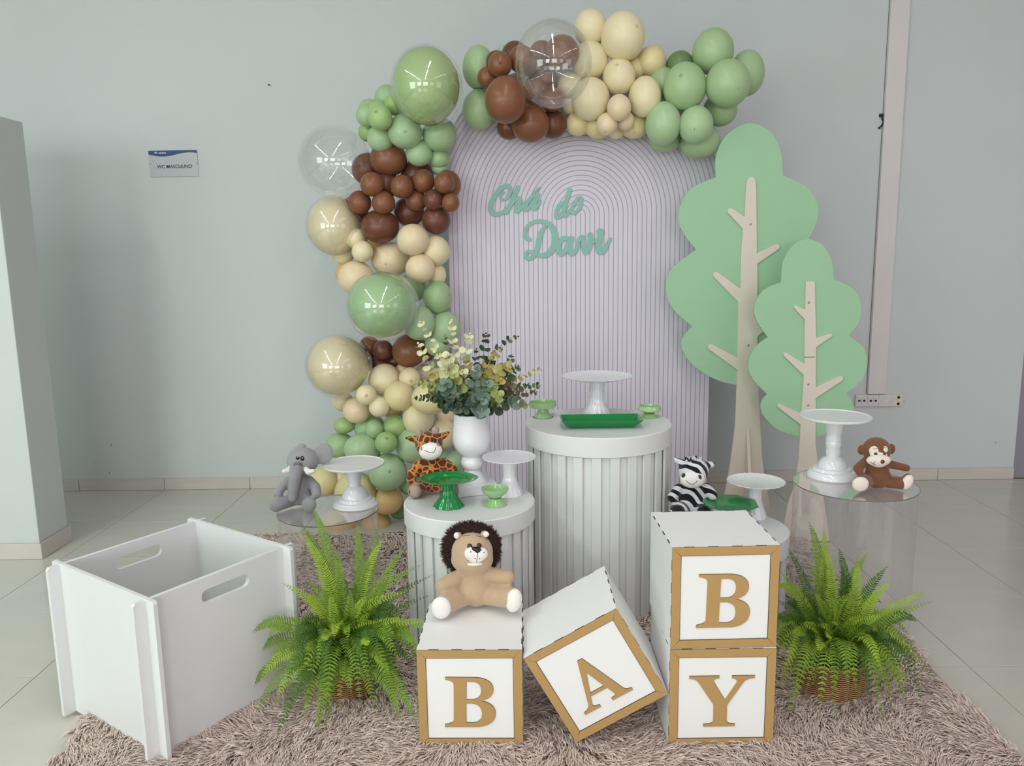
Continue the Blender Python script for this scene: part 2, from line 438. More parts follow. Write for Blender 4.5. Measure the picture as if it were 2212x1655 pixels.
obj('lettering', text_mesh('lettering', 'SANEPAR', 0.0108, 0.0003, 0.15, 0.0005), M_WHITE, s, (-hw + 0.092, -0.0078, hh - 0.0165))
lg = MB()
for k in (-1, 1):
    lg.tube(catmull([(k * 0.010, 0, 0.000), (k * 0.006, 0, 0.007), (-k * 0.002, 0, 0.006), (-k * 0.004, 0, 0.0), (k * 0.002, 0, -0.004)], 5), 0.0014, 6)
lg.build('emblem', M_WHITE, s, (-hw + 0.050, -0.0078, hh - 0.0165))
for k in (-1, 1): MB().ell((k * (hw - 0.005), -0.0065, -0.002), (0.004, 0.002, 0.004), 10, 6).build('screw', M_STEEL, s)

# ------------------------------------------------------------------ arched panel with printed lines
PNY = 4.62
pa = PY(967, 480, PNY); pb = PY(1541, 480, PNY); pc = PY(1253, 463, PNY)
PX0, PX1 = pa.x, pb.x; PCX = (PX0 + PX1) / 2; PCZ = pc.z; PW = PX1 - PX0
SP = 10.25 * mpp(pc)
def panel_mat():
    M = bpy.data.materials.new('printed_lines'); M.use_nodes = True; nt = M.node_tree; b = nt.nodes['Principled BSDF']
    b.inputs['Roughness'].default_value = 0.65
    def math_(op, a, c=None):
        n = nt.nodes.new('ShaderNodeMath'); n.operation = op
        for i, x in enumerate((a, c)):
            if x is None: continue
            if isinstance(x, (int, float)): n.inputs[i].default_value = x
            else: nt.links.new(x, n.inputs[i])
        return n.outputs[0]
    tc = nt.nodes.new('ShaderNodeTexCoord'); sp = nt.nodes.new('ShaderNodeSeparateXYZ'); nt.links.new(tc.outputs['Object'], sp.inputs[0])
    x = sp.outputs['X']; z = math_('MAXIMUM', sp.outputs['Z'], 0.0)
    r = math_('SQRT', math_('ADD', math_('MULTIPLY', x, x), math_('MULTIPLY', z, z)))
    k = math_('DIVIDE', r, SP)
    d = math_('ABSOLUTE', math_('SUBTRACT', math_('FRACT', math_('ADD', k, 0.5)), 0.5))
    ln = math_('LESS_THAN', d, 0.085)
    mx = nt.nodes.new('ShaderNodeMixRGB'); nt.links.new(ln, mx.inputs[0])
    mx.inputs[1].default_value = srgb(222, 215, 228); mx.inputs[2].default_value = srgb(170, 162, 178)
    nt.links.new(mx.outputs[0], b.inputs['Base Color'])
    return M
rc = 0.52
prof = [(PX1 - PCX, -PCZ + 0.012)]
ztop = PY(1253, 150, PNY).z - PCZ
hwp = PW / 2
prof += [(hwp - rc + rc * math.cos(a), ztop - rc + rc * math.sin(a)) for a in [PI / 2 * k / 14 for k in range(15)]]
prof += [(-hwp + rc - rc * math.sin(a), ztop - rc + rc * math.cos(a)) for a in [PI / 2 * k / 14 for k in range(15)]]
prof += [(-hwp, -PCZ + 0.012)]
t = thing('arch_panel', (PCX, PNY, PCZ), 'tall arched lilac panel printed with thin concentric lines behind the plinths', 'backdrop')
obj('printed_face', plate('printed_face', [prof], 0.004), panel_mat(), t)
M_FR = mat('panel_frame', srgb(168, 160, 172), rough=0.6, noise=0.05)
ins = [(x * 0.995, z * 0.999 if z > -1 else z) for x, z in prof]
obj('panel_frame', plate('panel_frame', [ins], 0.03), M_FR, t, (0, 0.0305, 0))
for k in (-0.5, 0.5):
    mb = MB().tube([(k, 0.035, 0.3), (k, 0.36, -PCZ + 0.022)], 0.012, 8); mb.build('rear_strut', M_FR, t)

# script lettering
def ribbon(strokes, wpx, k, name, lab, y):
    """strokes: pixel polylines (crop px / 6.506) with width in crop px"""
    mb = MB(); S = 6.506; c = PY(1020 + strokes[0][0][0][0] / S, 370 + strokes[0][0][0][1] / S, y)
    t_ = 0.006; cnt = 0
    for pts, wid in strokes:
        q = catmull([(p[0], p[1], 0) for p in pts], 7)
        W3 = [PY(1020 + p.x / S, 370 + p.y / S, y) for p in q]
        n = len(W3); sc = mpp(W3[0]) / S
        ws = wid if hasattr(wid, '__len__') else [wid] * 2
        for i in range(n - 1):
            for h in range(3):
                f = (i + h / 3) / (n - 1); g_ = f * (len(ws) - 1); a = int(min(g_, len(ws) - 2)); w = (ws[a] + (ws[a + 1] - ws[a]) * (g_ - a)) * sc / 2
                p = W3[i].lerp(W3[i + 1], h / 3) - c; cnt += 1; M_ = 18; yf = -t_ - cnt * 3e-6
                vv = [(p.x + w * math.cos(2 * PI * j / M_), 0.0, p.z + w * math.sin(2 * PI * j / M_)) for j in range(M_)] + [(p.x + w * math.cos(2 * PI * j / M_), yf, p.z + w * math.sin(2 * PI * j / M_)) for j in range(M_)]
                mb.add(vv, [(j, (j + 1) % M_, M_ + (j + 1) % M_, M_ + j) for j in range(M_)] + [tuple(range(M_, 2 * M_))])
    o = mb.build(name, M_TEAL, None, tuple(c))
    return tag(o, lab, 'lettering', 'teal script words on the panel')
LY = PNY - 0.006
ribbon([([(448, 300), (405, 330), (398, 380), (440, 402), (500, 372), (536, 300), (528, 228), (478, 206), (400, 248), (322, 340), (268, 450), (262, 540), (300, 595), (368, 602), (450, 565), (530, 470), (590, 360)], [30, 36, 40, 46, 66, 70, 66, 54, 46]),
        ([(640, 232), (580, 370), (520, 500), (478, 580)], 62), ([(520, 520), (580, 430), (650, 378), (670, 420), (620, 520), (625, 560), (680, 520), (740, 440)], [40, 52, 66, 66, 40]),
        ([(905, 348), (850, 352), (780, 430), (738, 520), (765, 540), (830, 480), (905, 360)], 52), ([(925, 335), (885, 430), (862, 510), (880, 525), (925, 470), (958, 412)], [54, 60, 52, 28]),
        ([(865, 310), (900, 270), (932, 238)], [28, 34])], 1, 1, 'script_word', 'teal cut-out script word Chá on the lined panel', LY)
ribbon([([(1275, 445), (1225, 480), (1185, 560), (1178, 630), (1210, 650), (1260, 590), (1300, 520)], 52), ([(1368, 262), (1335, 380), (1290, 520), (1278, 600), (1305, 622), (1370, 560), (1420, 480)], [60, 66, 58, 36]),
        ([(1440, 455), (1480, 385), (1520, 372), (1535, 420), (1510, 510), (1450, 580), (1405, 575), (1400, 520), (1440, 440)], 48)], 1, 1, 'script_word', 'teal cut-out script word do, upper right on the panel', LY)
ribbon([([(805, 958), (758, 935), (742, 870), (775, 780), (860, 716), (970, 704), (1080, 745), (1145, 830), (1165, 940), (1145, 1060), (1080, 1150), (1000, 1184), (920, 1172), (840, 1140), (780, 1130), (746, 1175), (770, 1222), (825, 1222), (880, 1170), (915, 1070), (945, 930), (985, 830), (1030, 775)], [56, 52, 50, 56, 84, 92, 80, 56, 46, 44, 50, 70, 74, 36]),
        ([(1330, 945), (1270, 945), (1220, 1020), (1210, 1110), (1250, 1160), (1310, 1110), (1360, 980)], 66), ([(1395, 945), (1365, 1060), (1385, 1150), (1440, 1130), (1490, 1040)], [70, 76, 66, 40]),
        ([(1470, 1040), (1515, 940), (1560, 935), (1560, 1030), (1590, 1140), (1640, 1080), (1665, 960), (1655, 895)], [44, 60, 70, 62, 70, 72]), ([(1660, 960), (1700, 995), (1750, 960)], 36),
        ([(1795, 940), (1770, 1040), (1790, 1125), (1850, 1110), (1900, 1020), (1942, 945)], [84, 90, 64, 34]), ([(1798, 850), (1800, 862)], 100), ([(1798, 860), (1790, 960)], [64, 50])], 1, 1, 'script_word', 'teal cut-out script name Davi, lowest word on the panel', LY)

# ------------------------------------------------------------------ board trees
def tree(name, lab, yb, fol, trunk_px, screws, S, o0, fin=None, joint=None, base_px=None, tb=0.012):
    q = lambda p, y: PY(o0[0] + p[0] / S, o0[1] + p[1] / S, y)
    b = PZ(base_px[0], base_px[1], 0.0); b.y = yb
    t = thing(name, (b.x, yb, 0), lab, 'board tree', 'board trees')
    org = Vector((b.x, yb, 0))
    F2 = [q(p, yb) - org for p in fol]
    obj('foliage', plate('foliage', [[(p.x, p.z) for p in F2]], 0.015, 0.0015), M_FOL, t)
    T2 = []
    for p in trunk_px:
        w = q(p, yb - 0.016) - org
        T2.append((w.x, w.z))
    lo = min(z for x, z in T2)
    T2 = [(x, z if z > lo + 0.02 else 0.004) for x, z in T2]
    obj('trunk', plate('trunk', [T2], tb, 0.0012), M_TRUNK, t, (0, -0.0155, 0))
    for p in screws:
        w = q(p, yb - 0.028) - org
        MB().ell((w.x, -0.0155 - tb, w.z), (0.0065, 0.003, 0.0065), 12, 8).build('screw', M_STEEL, t)
    if joint:
        a, c = q(joint[0], yb - 0.028) - org, q(joint[1], yb - 0.028) - org
        MB().box((a.x, -0.0157 - tb, a.z - 0.002), (c.x, -0.0150 - tb, a.z + 0.001)).build('joint_line', M_BURN, t)
    if fin:
        a = q(fin, yb - 0.03) - org
        fn = MB(); x = a.x; h = a.z; y0 = -0.0155 - tb
        v = [(x - 0.008, y0, h), (x - 0.008, y0, 0.003), (x - 0.008, y0 - 0.16, 0.003), (x - 0.008, y0 - 0.012, h)]
        v += [(p[0] + 0.016, p[1], p[2]) for p in v]
        fn.add(v, [(0, 1, 2, 3), (7, 6, 5, 4), (0, 3, 7, 4), (3, 2, 6, 7), (2, 1, 5, 6), (1, 0, 4, 5)]).build('brace', M_TRUNK, t)
    # rear foot so that it stands
    MB().box((-0.012, 0.0, 0.002), (0.012, 0.20, 0.05)).build('rear_foot', M_TRUNK, t)
    return t
S, o0 = 2.298, (1400, 240)
def cl(pts, n=6): return [(p.x, p.y) for p in catmull([(a, b, 0) for a, b in pts], n)]
fol = cl([(332, 330), (335, 220), (390, 115), (500, 62), (602, 105), (655, 205), (665, 320)]) + cl([(665, 320), (770, 370), (832, 445), (840, 520), (810, 605), (760, 680)]) + \
    cl([(760, 680), (870, 750), (910, 880), (870, 1000), (790, 1075)]) + cl([(790, 1075), (835, 1180), (790, 1290), (690, 1350), (560, 1365)]) + \
    cl([(437, 1360), (330, 1330), (220, 1260), (165, 1180), (172, 1120), (217, 1070)]) + cl([(217, 1070), (120, 980), (85, 880), (112, 785), (235, 688)]) + cl([(235, 688), (162, 590), (148, 500), (205, 390), (332, 330)])
def branch(b0, tip, b1, w=14):
    dx, dy = tip[0] - (b0[0] + b1[0]) / 2, tip[1] - (b0[1] + b1[1]) / 2; L = math.hypot(dx, dy); ux, uy = dx / L, dy / L
    nx, ny = -uy, ux
    sgn = 1 if ((b0[0] - b1[0]) * nx + (b0[1] - b1[1]) * ny) > 0 else -1
    r = w; c = (tip[0] - ux * r, tip[1] - uy * r)
    arc = [(c[0] + r * (math.cos(a) * nx * sgn + math.sin(a) * ux), c[1] + r * (math.cos(a) * ny * sgn + math.sin(a) * uy)) for a in [PI * k / 6 for k in range(7)]]
    return [b0] + arc + [b1]
trunk = [(484, 370), (488, 345), (500, 330), (512, 326), (524, 331), (532, 348), (534, 400), (536, 560)] + branch((537, 705), (648, 668), (540, 757)) + [(540, 930)] + branch((541, 1062), (650, 1020), (541, 1118)) + [(541, 1250), (545, 1400), (555, 1560)]
fr = lambda u, v: ((u - o0[0]) * S, (v - o0[1]) * S)
trunk += [fr(1645, 990), fr(1652, 1040), fr(1660, 1078), fr(1667, 1104), fr(1552, 1106), fr(1560, 1085), fr(1568, 1050), fr(1578, 990)]
trunk += [(430, 1560), (438, 1360)] + branch((440, 1283), (296, 1162), (441, 1222), 15) + [(444, 1050)] + branch((445, 948), (324, 803), (455, 880), 16) + [(460, 700)] + branch((468, 585), (396, 487), (476, 525), 16) + [(480, 450)]
tree('board_tree', 'tall flat green board tree with rounded cream trunk top, behind the smaller tree', 4.36, fol, trunk, [(508, 562), (498, 1163)], S, o0, fin=(493, 1575), base_px=(1610, 1105))
fol = cl([(656, 848), (665, 750), (710, 672), (780, 635), (860, 665), (905, 740), (918, 835)]) + cl([(918, 835), (1010, 880), (1052, 960), (1040, 1050), (990, 1112)]) + cl([(990, 1112), (1060, 1170), (1082, 1240), (1060, 1330), (980, 1398)]) + \
    cl([(980, 1398), (1015, 1460), (990, 1530), (920, 1590), (830, 1614)]) + cl([(750, 1614), (640, 1580), (562, 1500), (560, 1440), (588, 1405)]) + cl([(588, 1405), (515, 1330), (493, 1260), (520, 1180), (590, 1122)]) + cl([(590, 1122), (535, 1040), (523, 970), (568, 890), (656, 848)])
trunk = [(780, 846), (824, 846), (826, 960)] + branch((830, 1125), (910, 1108), (831, 1170), 8) + [(829, 1250)] + branch((828, 1370), (962, 1320), (828, 1425), 13) + [(828, 1500), (828, 1655)]
trunk += [fr(1759.6, 957), fr(1764.5, 995), fr(1775, 1053), fr(1793, 1127), fr(1686, 1127), fr(1700, 1090), fr(1715, 1048), fr(1723, 995), fr(1728, 918)]
trunk += [(748, 1655)] + branch((754, 1555), (640, 1456), (757, 1500), 11) + [(764, 1400)] + branch((770, 1310), (671, 1202), (772, 1253), 11) + [(773, 1150)] + branch((775, 1035), (722, 967), (776, 985), 9)
tree('board_tree', 'shorter flat green board tree with a square-topped trunk, in front of the taller', 4.12, fol, trunk, [(798, 950), (796, 1355), (795, 1460)], S, o0, joint=((775, 1222), (829, 1222)), base_px=(1740, 1127))
# ------------------------------------------------------------------ rugs
RUGZ = 0.02
M_RUG = mat('rug_pile', srgb(224, 204, 193), rough=0.95, spec=0.1, noise=0.16, nscale=30, sheen=0.2)
M_RUGB = mat('rug_backing', srgb(192, 172, 161), rough=0.95, spec=0.05, noise=0.2, nscale=40)
def rug(x0, x1, y0, y1, lab, n, seed):
    t = thing('shaggy_rug', ((x0 + x1) / 2, (y0 + y1) / 2, 0), lab, 'rug', 'two shaggy rugs laid side by side')
    cx, cy = (x0 + x1) / 2, (y0 + y1) / 2
    MB().box((x0 + .01 - cx, y0 + .01 - cy, 0.0005), (x1 - .01 - cx, y1 - .01 - cy, RUGZ), bev=0.008).build('backing', M_RUGB, t)
    g = np.random.default_rng(seed)
    # clumps: denser toward the camera, where strands can be told apart
    nc = n // 9
    yy = y0 + (y1 - y0) * g.random(nc * 3) ** 1.15
    ok = np.ones(nc * 3, bool); yy = yy[:nc]
    xx = x0 + (x1 - x0) * g.random(nc)
    fx = np.sin(2.1 * xx + 1.3) + np.sin(5.3 * yy + 2.7 * xx) + 0.8 * np.sin(9.1 * xx - 6 * yy + seed)
    ang = -1.7 + 0.95 * fx + g.normal(0, 0.35, nc)
    ln = 0.052 * (0.7 + 0.6 * g.random(nc)); hz = 0.008 + 0.017 * g.random(nc)
    k = 9
    cxr = np.repeat(xx, k) + g.normal(0, 0.011, nc * k); cyr = np.repeat(yy, k) + g.normal(0, 0.011, nc * k)
    an = np.repeat(ang, k) + g.normal(0, 0.22, nc * k); L = np.repeat(ln, k) * (0.75 + 0.5 * g.random(nc * k)); H = np.repeat(hz, k) * (0.75 + 0.5 * g.random(nc * k))
    tipx = np.repeat(xx + np.cos(ang) * ln, k); tipy = np.repeat(yy + np.sin(ang) * ln, k)
    ex = cxr + np.cos(an) * L; ey = cyr + np.sin(an) * L
    ex = ex * 0.55 + tipx * 0.45; ey = ey * 0.55 + tipy * 0.45
    cxr = np.clip(cxr, x0 + .004, x1 - .004); cyr = np.clip(cyr, y0 + .004, y1 - .004)
    far_ = np.clip((cyr - 2.2) / 2.0, 0, 1)
    w = (0.0017 + 0.0026 * far_) * (0.7 + 0.6 * g.random(len(cxr)))
    px, py = -np.sin(an), np.cos(an)
    V = np.zeros((len(cxr), 7, 3))
    for i, (s, hh, ww) in enumerate(((0.0, -0.004, 1.0), (0.38, 0.80, 1.15), (0.75, 1.0, 0.8))):
        bx = cxr + (ex - cxr) * s; by = cyr + (ey - cyr) * s; bz = RUGZ + H * hh
        tw = g.normal(0, 0.35, len(cxr)) * w
        V[:, 2 * i, :] = np.stack([bx - px * w * ww, by - py * w * ww, bz - tw], 1)
        V[:, 2 * i + 1, :] = np.stack([bx + px * w * ww, by + py * w * ww, bz + tw], 1)
    V[:, 6, :] = np.stack([ex, ey, RUGZ + H * 0.62], 1)
    V[:, :, 0] -= cx; V[:, :, 1] -= cy
    b = (np.arange(len(cxr)) * 7)[:, None]
    q = np.concatenate([b + np.array([[0, 1, 3, 2]]), b + np.array([[2, 3, 5, 4]])]); tr = b + np.array([[4, 5, 6]])
    o = obj('pile', fast_mesh('pile', V.reshape(-1, 3), [q, tr]), M_RUG, t); o['kind'] = 'stuff'
    return t
rug(-1.49, 0.028, 2.10, 4.235, 'beige long-pile shaggy rug on the left, under the white crate', 125000, 3)
rug(0.032, 1.552, 2.10, 4.235, 'beige long-pile shaggy rug on the right, under the stacked letter cubes', 115000, 5)

# ------------------------------------------------------------------ fluted plinths
slat_me = {}
def plinth(uc, vc, rpx, yc, lidpx, lab, nsl):
    P = PY(uc, vc, yc); k = mpp(P); Rr = rpx * k; h = P.z - RUGZ; lid = lidpx * k
    t = thing('fluted_plinth', (P.x, yc, RUGZ), lab, 'plinth', 'round fluted plinths')
    Rb = Rr - 0.016
    MB().lathe([(Rb - 0.006, 0.0005), (Rb - 0.006, h - lid)], 64).build('body', M_WOOD, t)
    MB().lathe([(Rr - 0.004, h - lid), (Rr, h - lid + 0.003), (Rr, h - 0.004), (Rr - 0.004, h)], 96).build('lid', M_WHITE, t)
    sw = 2 * PI * Rb / nsl * 0.52
    sm = MB().box((-sw / 2, -0.008, 0.001), (sw / 2, 0.002, h - lid - 0.0005), bev=0.0015).mesh('slat'); sm.materials.append(M_WOOD)
    for i in range(nsl):
        a = 2 * PI * (i + 0.5) / nsl
        o = bpy.data.objects.new('slat', sm); COL.objects.link(o); o.parent = t
        o.location = (Rb * math.sin(a), -Rb * math.cos(a), 0); o.rotation_euler = (0, 0, a)
    return P, k, Rr
PT, kT, RT = plinth(1291.5, 911, 157, 3.40, 41, 'tallest white fluted plinth carrying the green tray in the centre', 26)
PM, kM, RM = plinth(1014, 1080, 141, 3.00, 40, 'middle-height white fluted plinth behind the lion, carrying the vase', 26)
PL, kL, RL = plinth(1577, 1138, 122, 3.12, 44, 'lowest white fluted plinth, mostly hidden behind the stacked letter cubes', 24)
ZT, ZM, ZL = PT.z, PM.z, PL.z

# ------------------------------------------------------------------ acrylic cylinders
def acrylic(uc, vc, rpx, yc, base, lab):
    P = PY(uc, vc, yc); k = mpp(P); Rr = rpx * k; h = P.z - base
    t = thing('acrylic_plinth', (P.x, yc, base), lab, 'plinth', 'clear acrylic plinths')
    MB().lathe([(Rr - 0.003, 0.001), (Rr - 0.003, h - 0.0042)], 72, cap=False).build('wall', M_ACRYL, t)
    d = MB().lathe([(Rr, h - 0.004), (Rr, h)], 72).build('top_disc', M_ACRYL, t)
    MB().lathe([(Rr + 0.0006, h - 0.0042), (Rr + 0.0012, h - 0.002), (Rr + 0.0006, h + 0.0002)], 72, cap=False).build('disc_edge', M_ACEDGE, d)
    return P, k, Rr
PA, kA, RA = acrylic(709, 1101, 107, 3.50, RUGZ, 'short clear acrylic cylinder under the grey elephant')
PB, kB, RB = acrylic(1846, 1044, 126, 3.10, 0.0, 'tall clear acrylic cylinder under the brown monkey')
ZA, ZB = PA.z, PB.z

# ------------------------------------------------------------------ cake stands
def stand(name, base, zsup, prof, material, lab, plate_, cat='cake stand', group=None, mode='flat', dish=0.0, n=64, foot_fn=None, rim=0.004, tilt=None):
    """base: pixel of the foot centre; prof: silhouette (v, r) from top to foot; plate_: (u, v, r) of the plate"""
    P = PZ(base[0], base[1], zsup); P0 = P.copy(); y = P.y; k = mpp(P)
    t = thing(name, (P.x, y, zsup), lab, cat, group)
    pr = []
    for (v, r) in prof:
        z = PY(base[0], v, y).z - zsup
        pr.append((r * k, max(z, 0.0006)))
    pr[-1] = (pr[-1][0], 0.0006)
    zp = PY(plate_[0], plate_[1], y).z - zsup; rp = plate_[2] * k
    pr = [(pr[0][0], zp - 0.002 - (dish + 0.004 if mode != 'flat' else 0))] + [q for q in pr if q[1] < zp - 0.004 - (dish + 0.004 if mode != 'flat' else 0)]
    MB().lathe(pr[::-1], n, fn=foot_fn).build('foot', material, t)
    mb = MB()
    if mode == 'flat':
        mb.lathe([(pr[0][0] * 0.9, zp - 0.010), (rp * 0.55, zp - 0.008), (rp * 0.985, zp - 0.006), (rp, zp - 0.003), (rp, zp + 0.002), (rp * 0.985, zp + 0.0035), (rp * 0.972, zp + 0.002), (rp * 0.965, zp), (0.001, zp)], 80)
    elif mode == 'flute':
        fn = lambda a, r, z: 1 + (0.016 * math.cos(a * 26) if r > rp * 0.8 else 0)
        mb.lathe([(pr[0][0] * 0.9, zp - dish - 0.006), (rp * 0.55, zp - dish - 0.003), (rp * 0.85, zp - dish * 0.45), (rp * 0.985, zp - 0.002), (rp, zp + 0.001), (rp * 0.985, zp + 0.002), (rp * 0.90, zp - dish * 0.25), (rp * 0.72, zp - dish * 0.8), (rp * 0.6, zp - dish), (0.001, zp - dish)], 156, fn=fn)
    elif mode == 'bowl':
        mb.lathe([(pr[0][0] * 0.9, zp - dish - 0.004), (rp * 0.62, zp - dish * 0.85), (rp * 0.93, zp - dish * 0.35), (rp, zp), (rp * 0.94, zp + 0.001), (rp * 0.84, zp - dish * 0.35), (rp * 0.5, zp - dish * 0.75), (0.001, zp - dish * 0.8)], 48, fn=(lambda a, r, z: 1 + 0.02 * math.cos(a * 16)))
    elif mode == 'cup':
        mb.lathe([(pr[0][0] * 0.9, zp - dish - 0.004), (rp * 0.90, zp - dish), (rp * 0.97, zp - dish * 0.7), (rp, zp), (rp * 0.95, zp + 0.001), (rp * 0.92, zp - dish * 0.55), (0.001, zp - dish * 0.6)], 48)
    elif mode == 'bell':
        mb.lathe([(pr[0][0] * 0.9, zp - dish - 0.003), (rp * 0.75, zp - dish * 0.95), (rp * 1.17, zp - dish * 0.62), (rp * 1.15, zp - dish * 0.5), (rp, zp - 0.002), (rp * 0.95, zp), (rp * 0.9, zp - dish * 0.3), (0.001, zp - dish * 0.35)], 48, fn=(lambda a, r, z: 1 + 0.015 * math.cos(a * 12)))
    elif mode == 'oct':
        mb.lathe([(pr[0][0] * 0.9, zp - dish - 0.006), (rp * 0.62, zp - dish - 0.001), (rp, zp - 0.002), (rp * 1.0, zp + 0.001), (rp * 0.97, zp + 0.0015), (rp * 0.66, zp - dish + 0.003), (0.001, zp - dish + 0.002)], 8, smooth=False)
        mb.xf(Matrix.Rotation(0.25, 4, 'Z'))
    elif mode == 'leaf':
        def fn(a, r, z):
            return 1 if r < rp * 0.3 else 1.0 + 0.06 * (abs(math.cos(a)) ** 10)
        mb.lathe([(pr[0][0] * 0.9, zp - dish - 0.008), (rp * 0.6, zp - dish - 0.001), (rp * 0.97, zp - 0.003), (rp, zp), (rp * 0.96, zp + 0.001), (rp * 0.72, zp - dish * 0.45), (rp * 0.66, zp - dish), (0.001, zp - dish)], 96, fn=fn)
        mb.xf(Matrix.Diagonal((1.0, 0.86, 1, 1)))
    mb.build('dish' if mode in ('bowl', 'cup', 'bell') else 'plate', M_MATTW if material is M_GLAZE and mode == 'flat' else material, t)
    return t
stand('cake_stand', (768, 1090), ZA, [(1003, 16), (1013, 17.5), (1021, 17), (1031, 14.5), (1040, 13.3), (1049, 13.3), (1050.5, 17), (1057, 22), (1066, 26.5), (1073, 28), (1074, 34), (1079, 36.5), (1080, 42), (1084.5, 45), (1085, 47.5), (1088.5, 49), (1092, 48.5)], M_GLAZE, 'white turned cake stand with a flat plate beside the elephant', (762, 1001.5, 65.5), group='white cake stands')
stand('cake_stand', (1797, 1029), ZB, [(903, 20), (913, 20), (922, 19), (930, 18.2), (938, 15), (944, 16.3), (951, 16.5), (951.6, 15), (957, 17), (966, 15.5), (967, 15), (974, 15.8), (983, 14.6), (986, 13.6), (988, 19), (994, 25), (1002, 29.5), (1008, 31), (1009, 38), (1014, 41), (1015, 46), (1021, 51), (1027, 52.5), (1031, 52)], M_GLAZE, 'tall white cake stand on a baluster foot beside the monkey', (1807, 899, 73), group='white cake stands')
fl = lambda a, r, z: 1 + 0.025 * math.cos(a * 14)
stand('cake_stand', (1289.5, 897), ZT, [(829, 16), (834, 16), (840, 14.8), (848, 16), (857, 15.3), (866, 16), (873, 18), (880, 22), (888, 27), (895, 29.5), (899, 30)], M_GLAZE, 'white cake stand with a fluted rim at the centre of the tallest plinth', (1289.5, 812, 76), mode='flute', dish=0.017, foot_fn=fl, group='white cake stands')
stand('cake_stand', (1101, 1068), ZM, [(1004, 14.5), (1014, 14), (1024, 13), (1034, 14.5), (1041, 17), (1050, 21), (1059, 25), (1066, 27), (1070, 27.5)], M_GLAZE, 'small white cake stand with a shallow plate right of the vase', (1091.5, 987, 57.5), mode='flute', dish=0.013, foot_fn=fl, group='white cake stands')
stand('cake_stand', (1630, 1117), ZL, [(1052, 14), (1062, 14), (1074, 13.5), (1085, 15), (1094, 18), (1104, 22), (1112, 25), (1118, 25)], M_GLAZE, 'white cake stand standing behind the green octagonal stand', (1622, 1039, 60.5), mode='flute', dish=0.013, foot_fn=fl, group='white cake stands')
oc = lambda a, r, z: 1 + 0.05 * math.cos(a * 8)
stand('cake_stand', (970, 1093), ZM, [(1046, 13.5), (1056, 13.5), (1066, 16), (1076, 21), (1084, 27), (1090, 31.5), (1095, 33), (1098, 32.5)], M_GREENG, 'glossy emerald green cake stand on a faceted foot in front of the giraffe', (970, 1032, 61), mode='leaf', dish=0.013, foot_fn=oc, group='emerald green dishes')
stand('cake_stand', (1575, 1133), ZL, [(1096, 14), (1106, 14), (1118, 16), (1128, 24), (1135, 30)], M_GREENG, 'emerald green octagonal cake stand in front of the zebra', (1575, 1086, 61), mode='oct', dish=0.012, foot_fn=oc, group='emerald green dishes')
stand('dessert_stand', (1070, 1090), ZM, [(1066, 13), (1071, 11.5), (1076, 13), (1083, 19), (1089, 24.5), (1094, 26), (1097, 25.5)], M_SAGEG, 'pale green footed bowl in front of the small white cake stand', (1069, 1054, 30), mode='bowl', dish=0.034, group='small pale green dishes')
stand('dessert_stand', (1173, 901), ZT, [(879, 10.5), (884, 10), (890, 12), (896, 16), (901, 20), (905, 21.5)], M_SAGEG, 'pale green footed dish at the left edge of the tallest plinth', (1174, 868, 29.5), mode='cup', dish=0.025, group='small pale green dishes')
stand('dessert_stand', (1402, 901), ZT, [(889, 12), (893, 13), (899, 17), (904, 20), (907, 20)], M_SAGEG, 'pale green footed dish at the right edge of the tallest plinth', (1401, 876, 22), mode='bell', dish=0.030, group='small pale green dishes')

# green tray
za = ZT + 0.040
c = [PZ(1208, 899, za), PZ(1382, 898, za), PZ(1391, 913.5, za), PZ(1214, 915, za)]
b = [PZ(1229, 927.5, ZT), PZ(1372, 926, ZT)]
yb0 = b[0].y; dep = c[0].y - yb0
bx0, bx1 = b[0].x, b[1].x
cen = Vector(((bx0 + bx1) / 2, (yb0 + c[0].y) / 2, ZT))
t = thing('serving_tray', tuple(cen), 'long emerald green rectangular tray on the front of the tallest plinth', 'tray', 'emerald green dishes')
hx, hy = (bx1 - bx0) / 2, (c[0].y - yb0) / 2 * 0.72
def rr(hx, hy, z, r, cut=0.0):
    out = []
    for (sx, sy, a0) in ((1, 1, 0), (-1, 1, 90), (-1, -1, 180), (1, -1, 270)):
        for k in range(4):
            a = math.radians(a0 + 30 * k); out.append((sx * (hx - r) + r * math.cos(a), sy * (hy - r) + r * math.sin(a), z))
    return out
rx, ry = (c[1].x - c[0].x) / 2, (c[0].y - c[3].y) / 2
ry = max(ry, hy + 0.02)
rings = [rr(hx, hy, 0.0008, 0.01), rr(hx + 0.006, hy + 0.006, 0.006, 0.012), rr(rx, ry, 0.039, 0.012), rr(rx - 0.003, ry - 0.003, 0.041, 0.012), rr(rx - 0.008, ry - 0.008, 0.038, 0.011), rr(hx - 0.002, hy - 0.002, 0.008, 0.01), rr(hx - 0.012, hy - 0.012, 0.006, 0.008)]
V = [p for r_ in rings for p in r_]; N = 16
Fc = [(j * N + i, j * N + (i + 1) % N, (j + 1) * N + (i + 1) % N, (j + 1) * N + i) for j in range(len(rings) - 1) for i in range(N)]
Fc += [tuple(reversed(range(N))), tuple(range((len(rings) - 1) * N, len(rings) * N))]
MB().add(V, Fc, False).build('tray_body', M_GREENG, t)

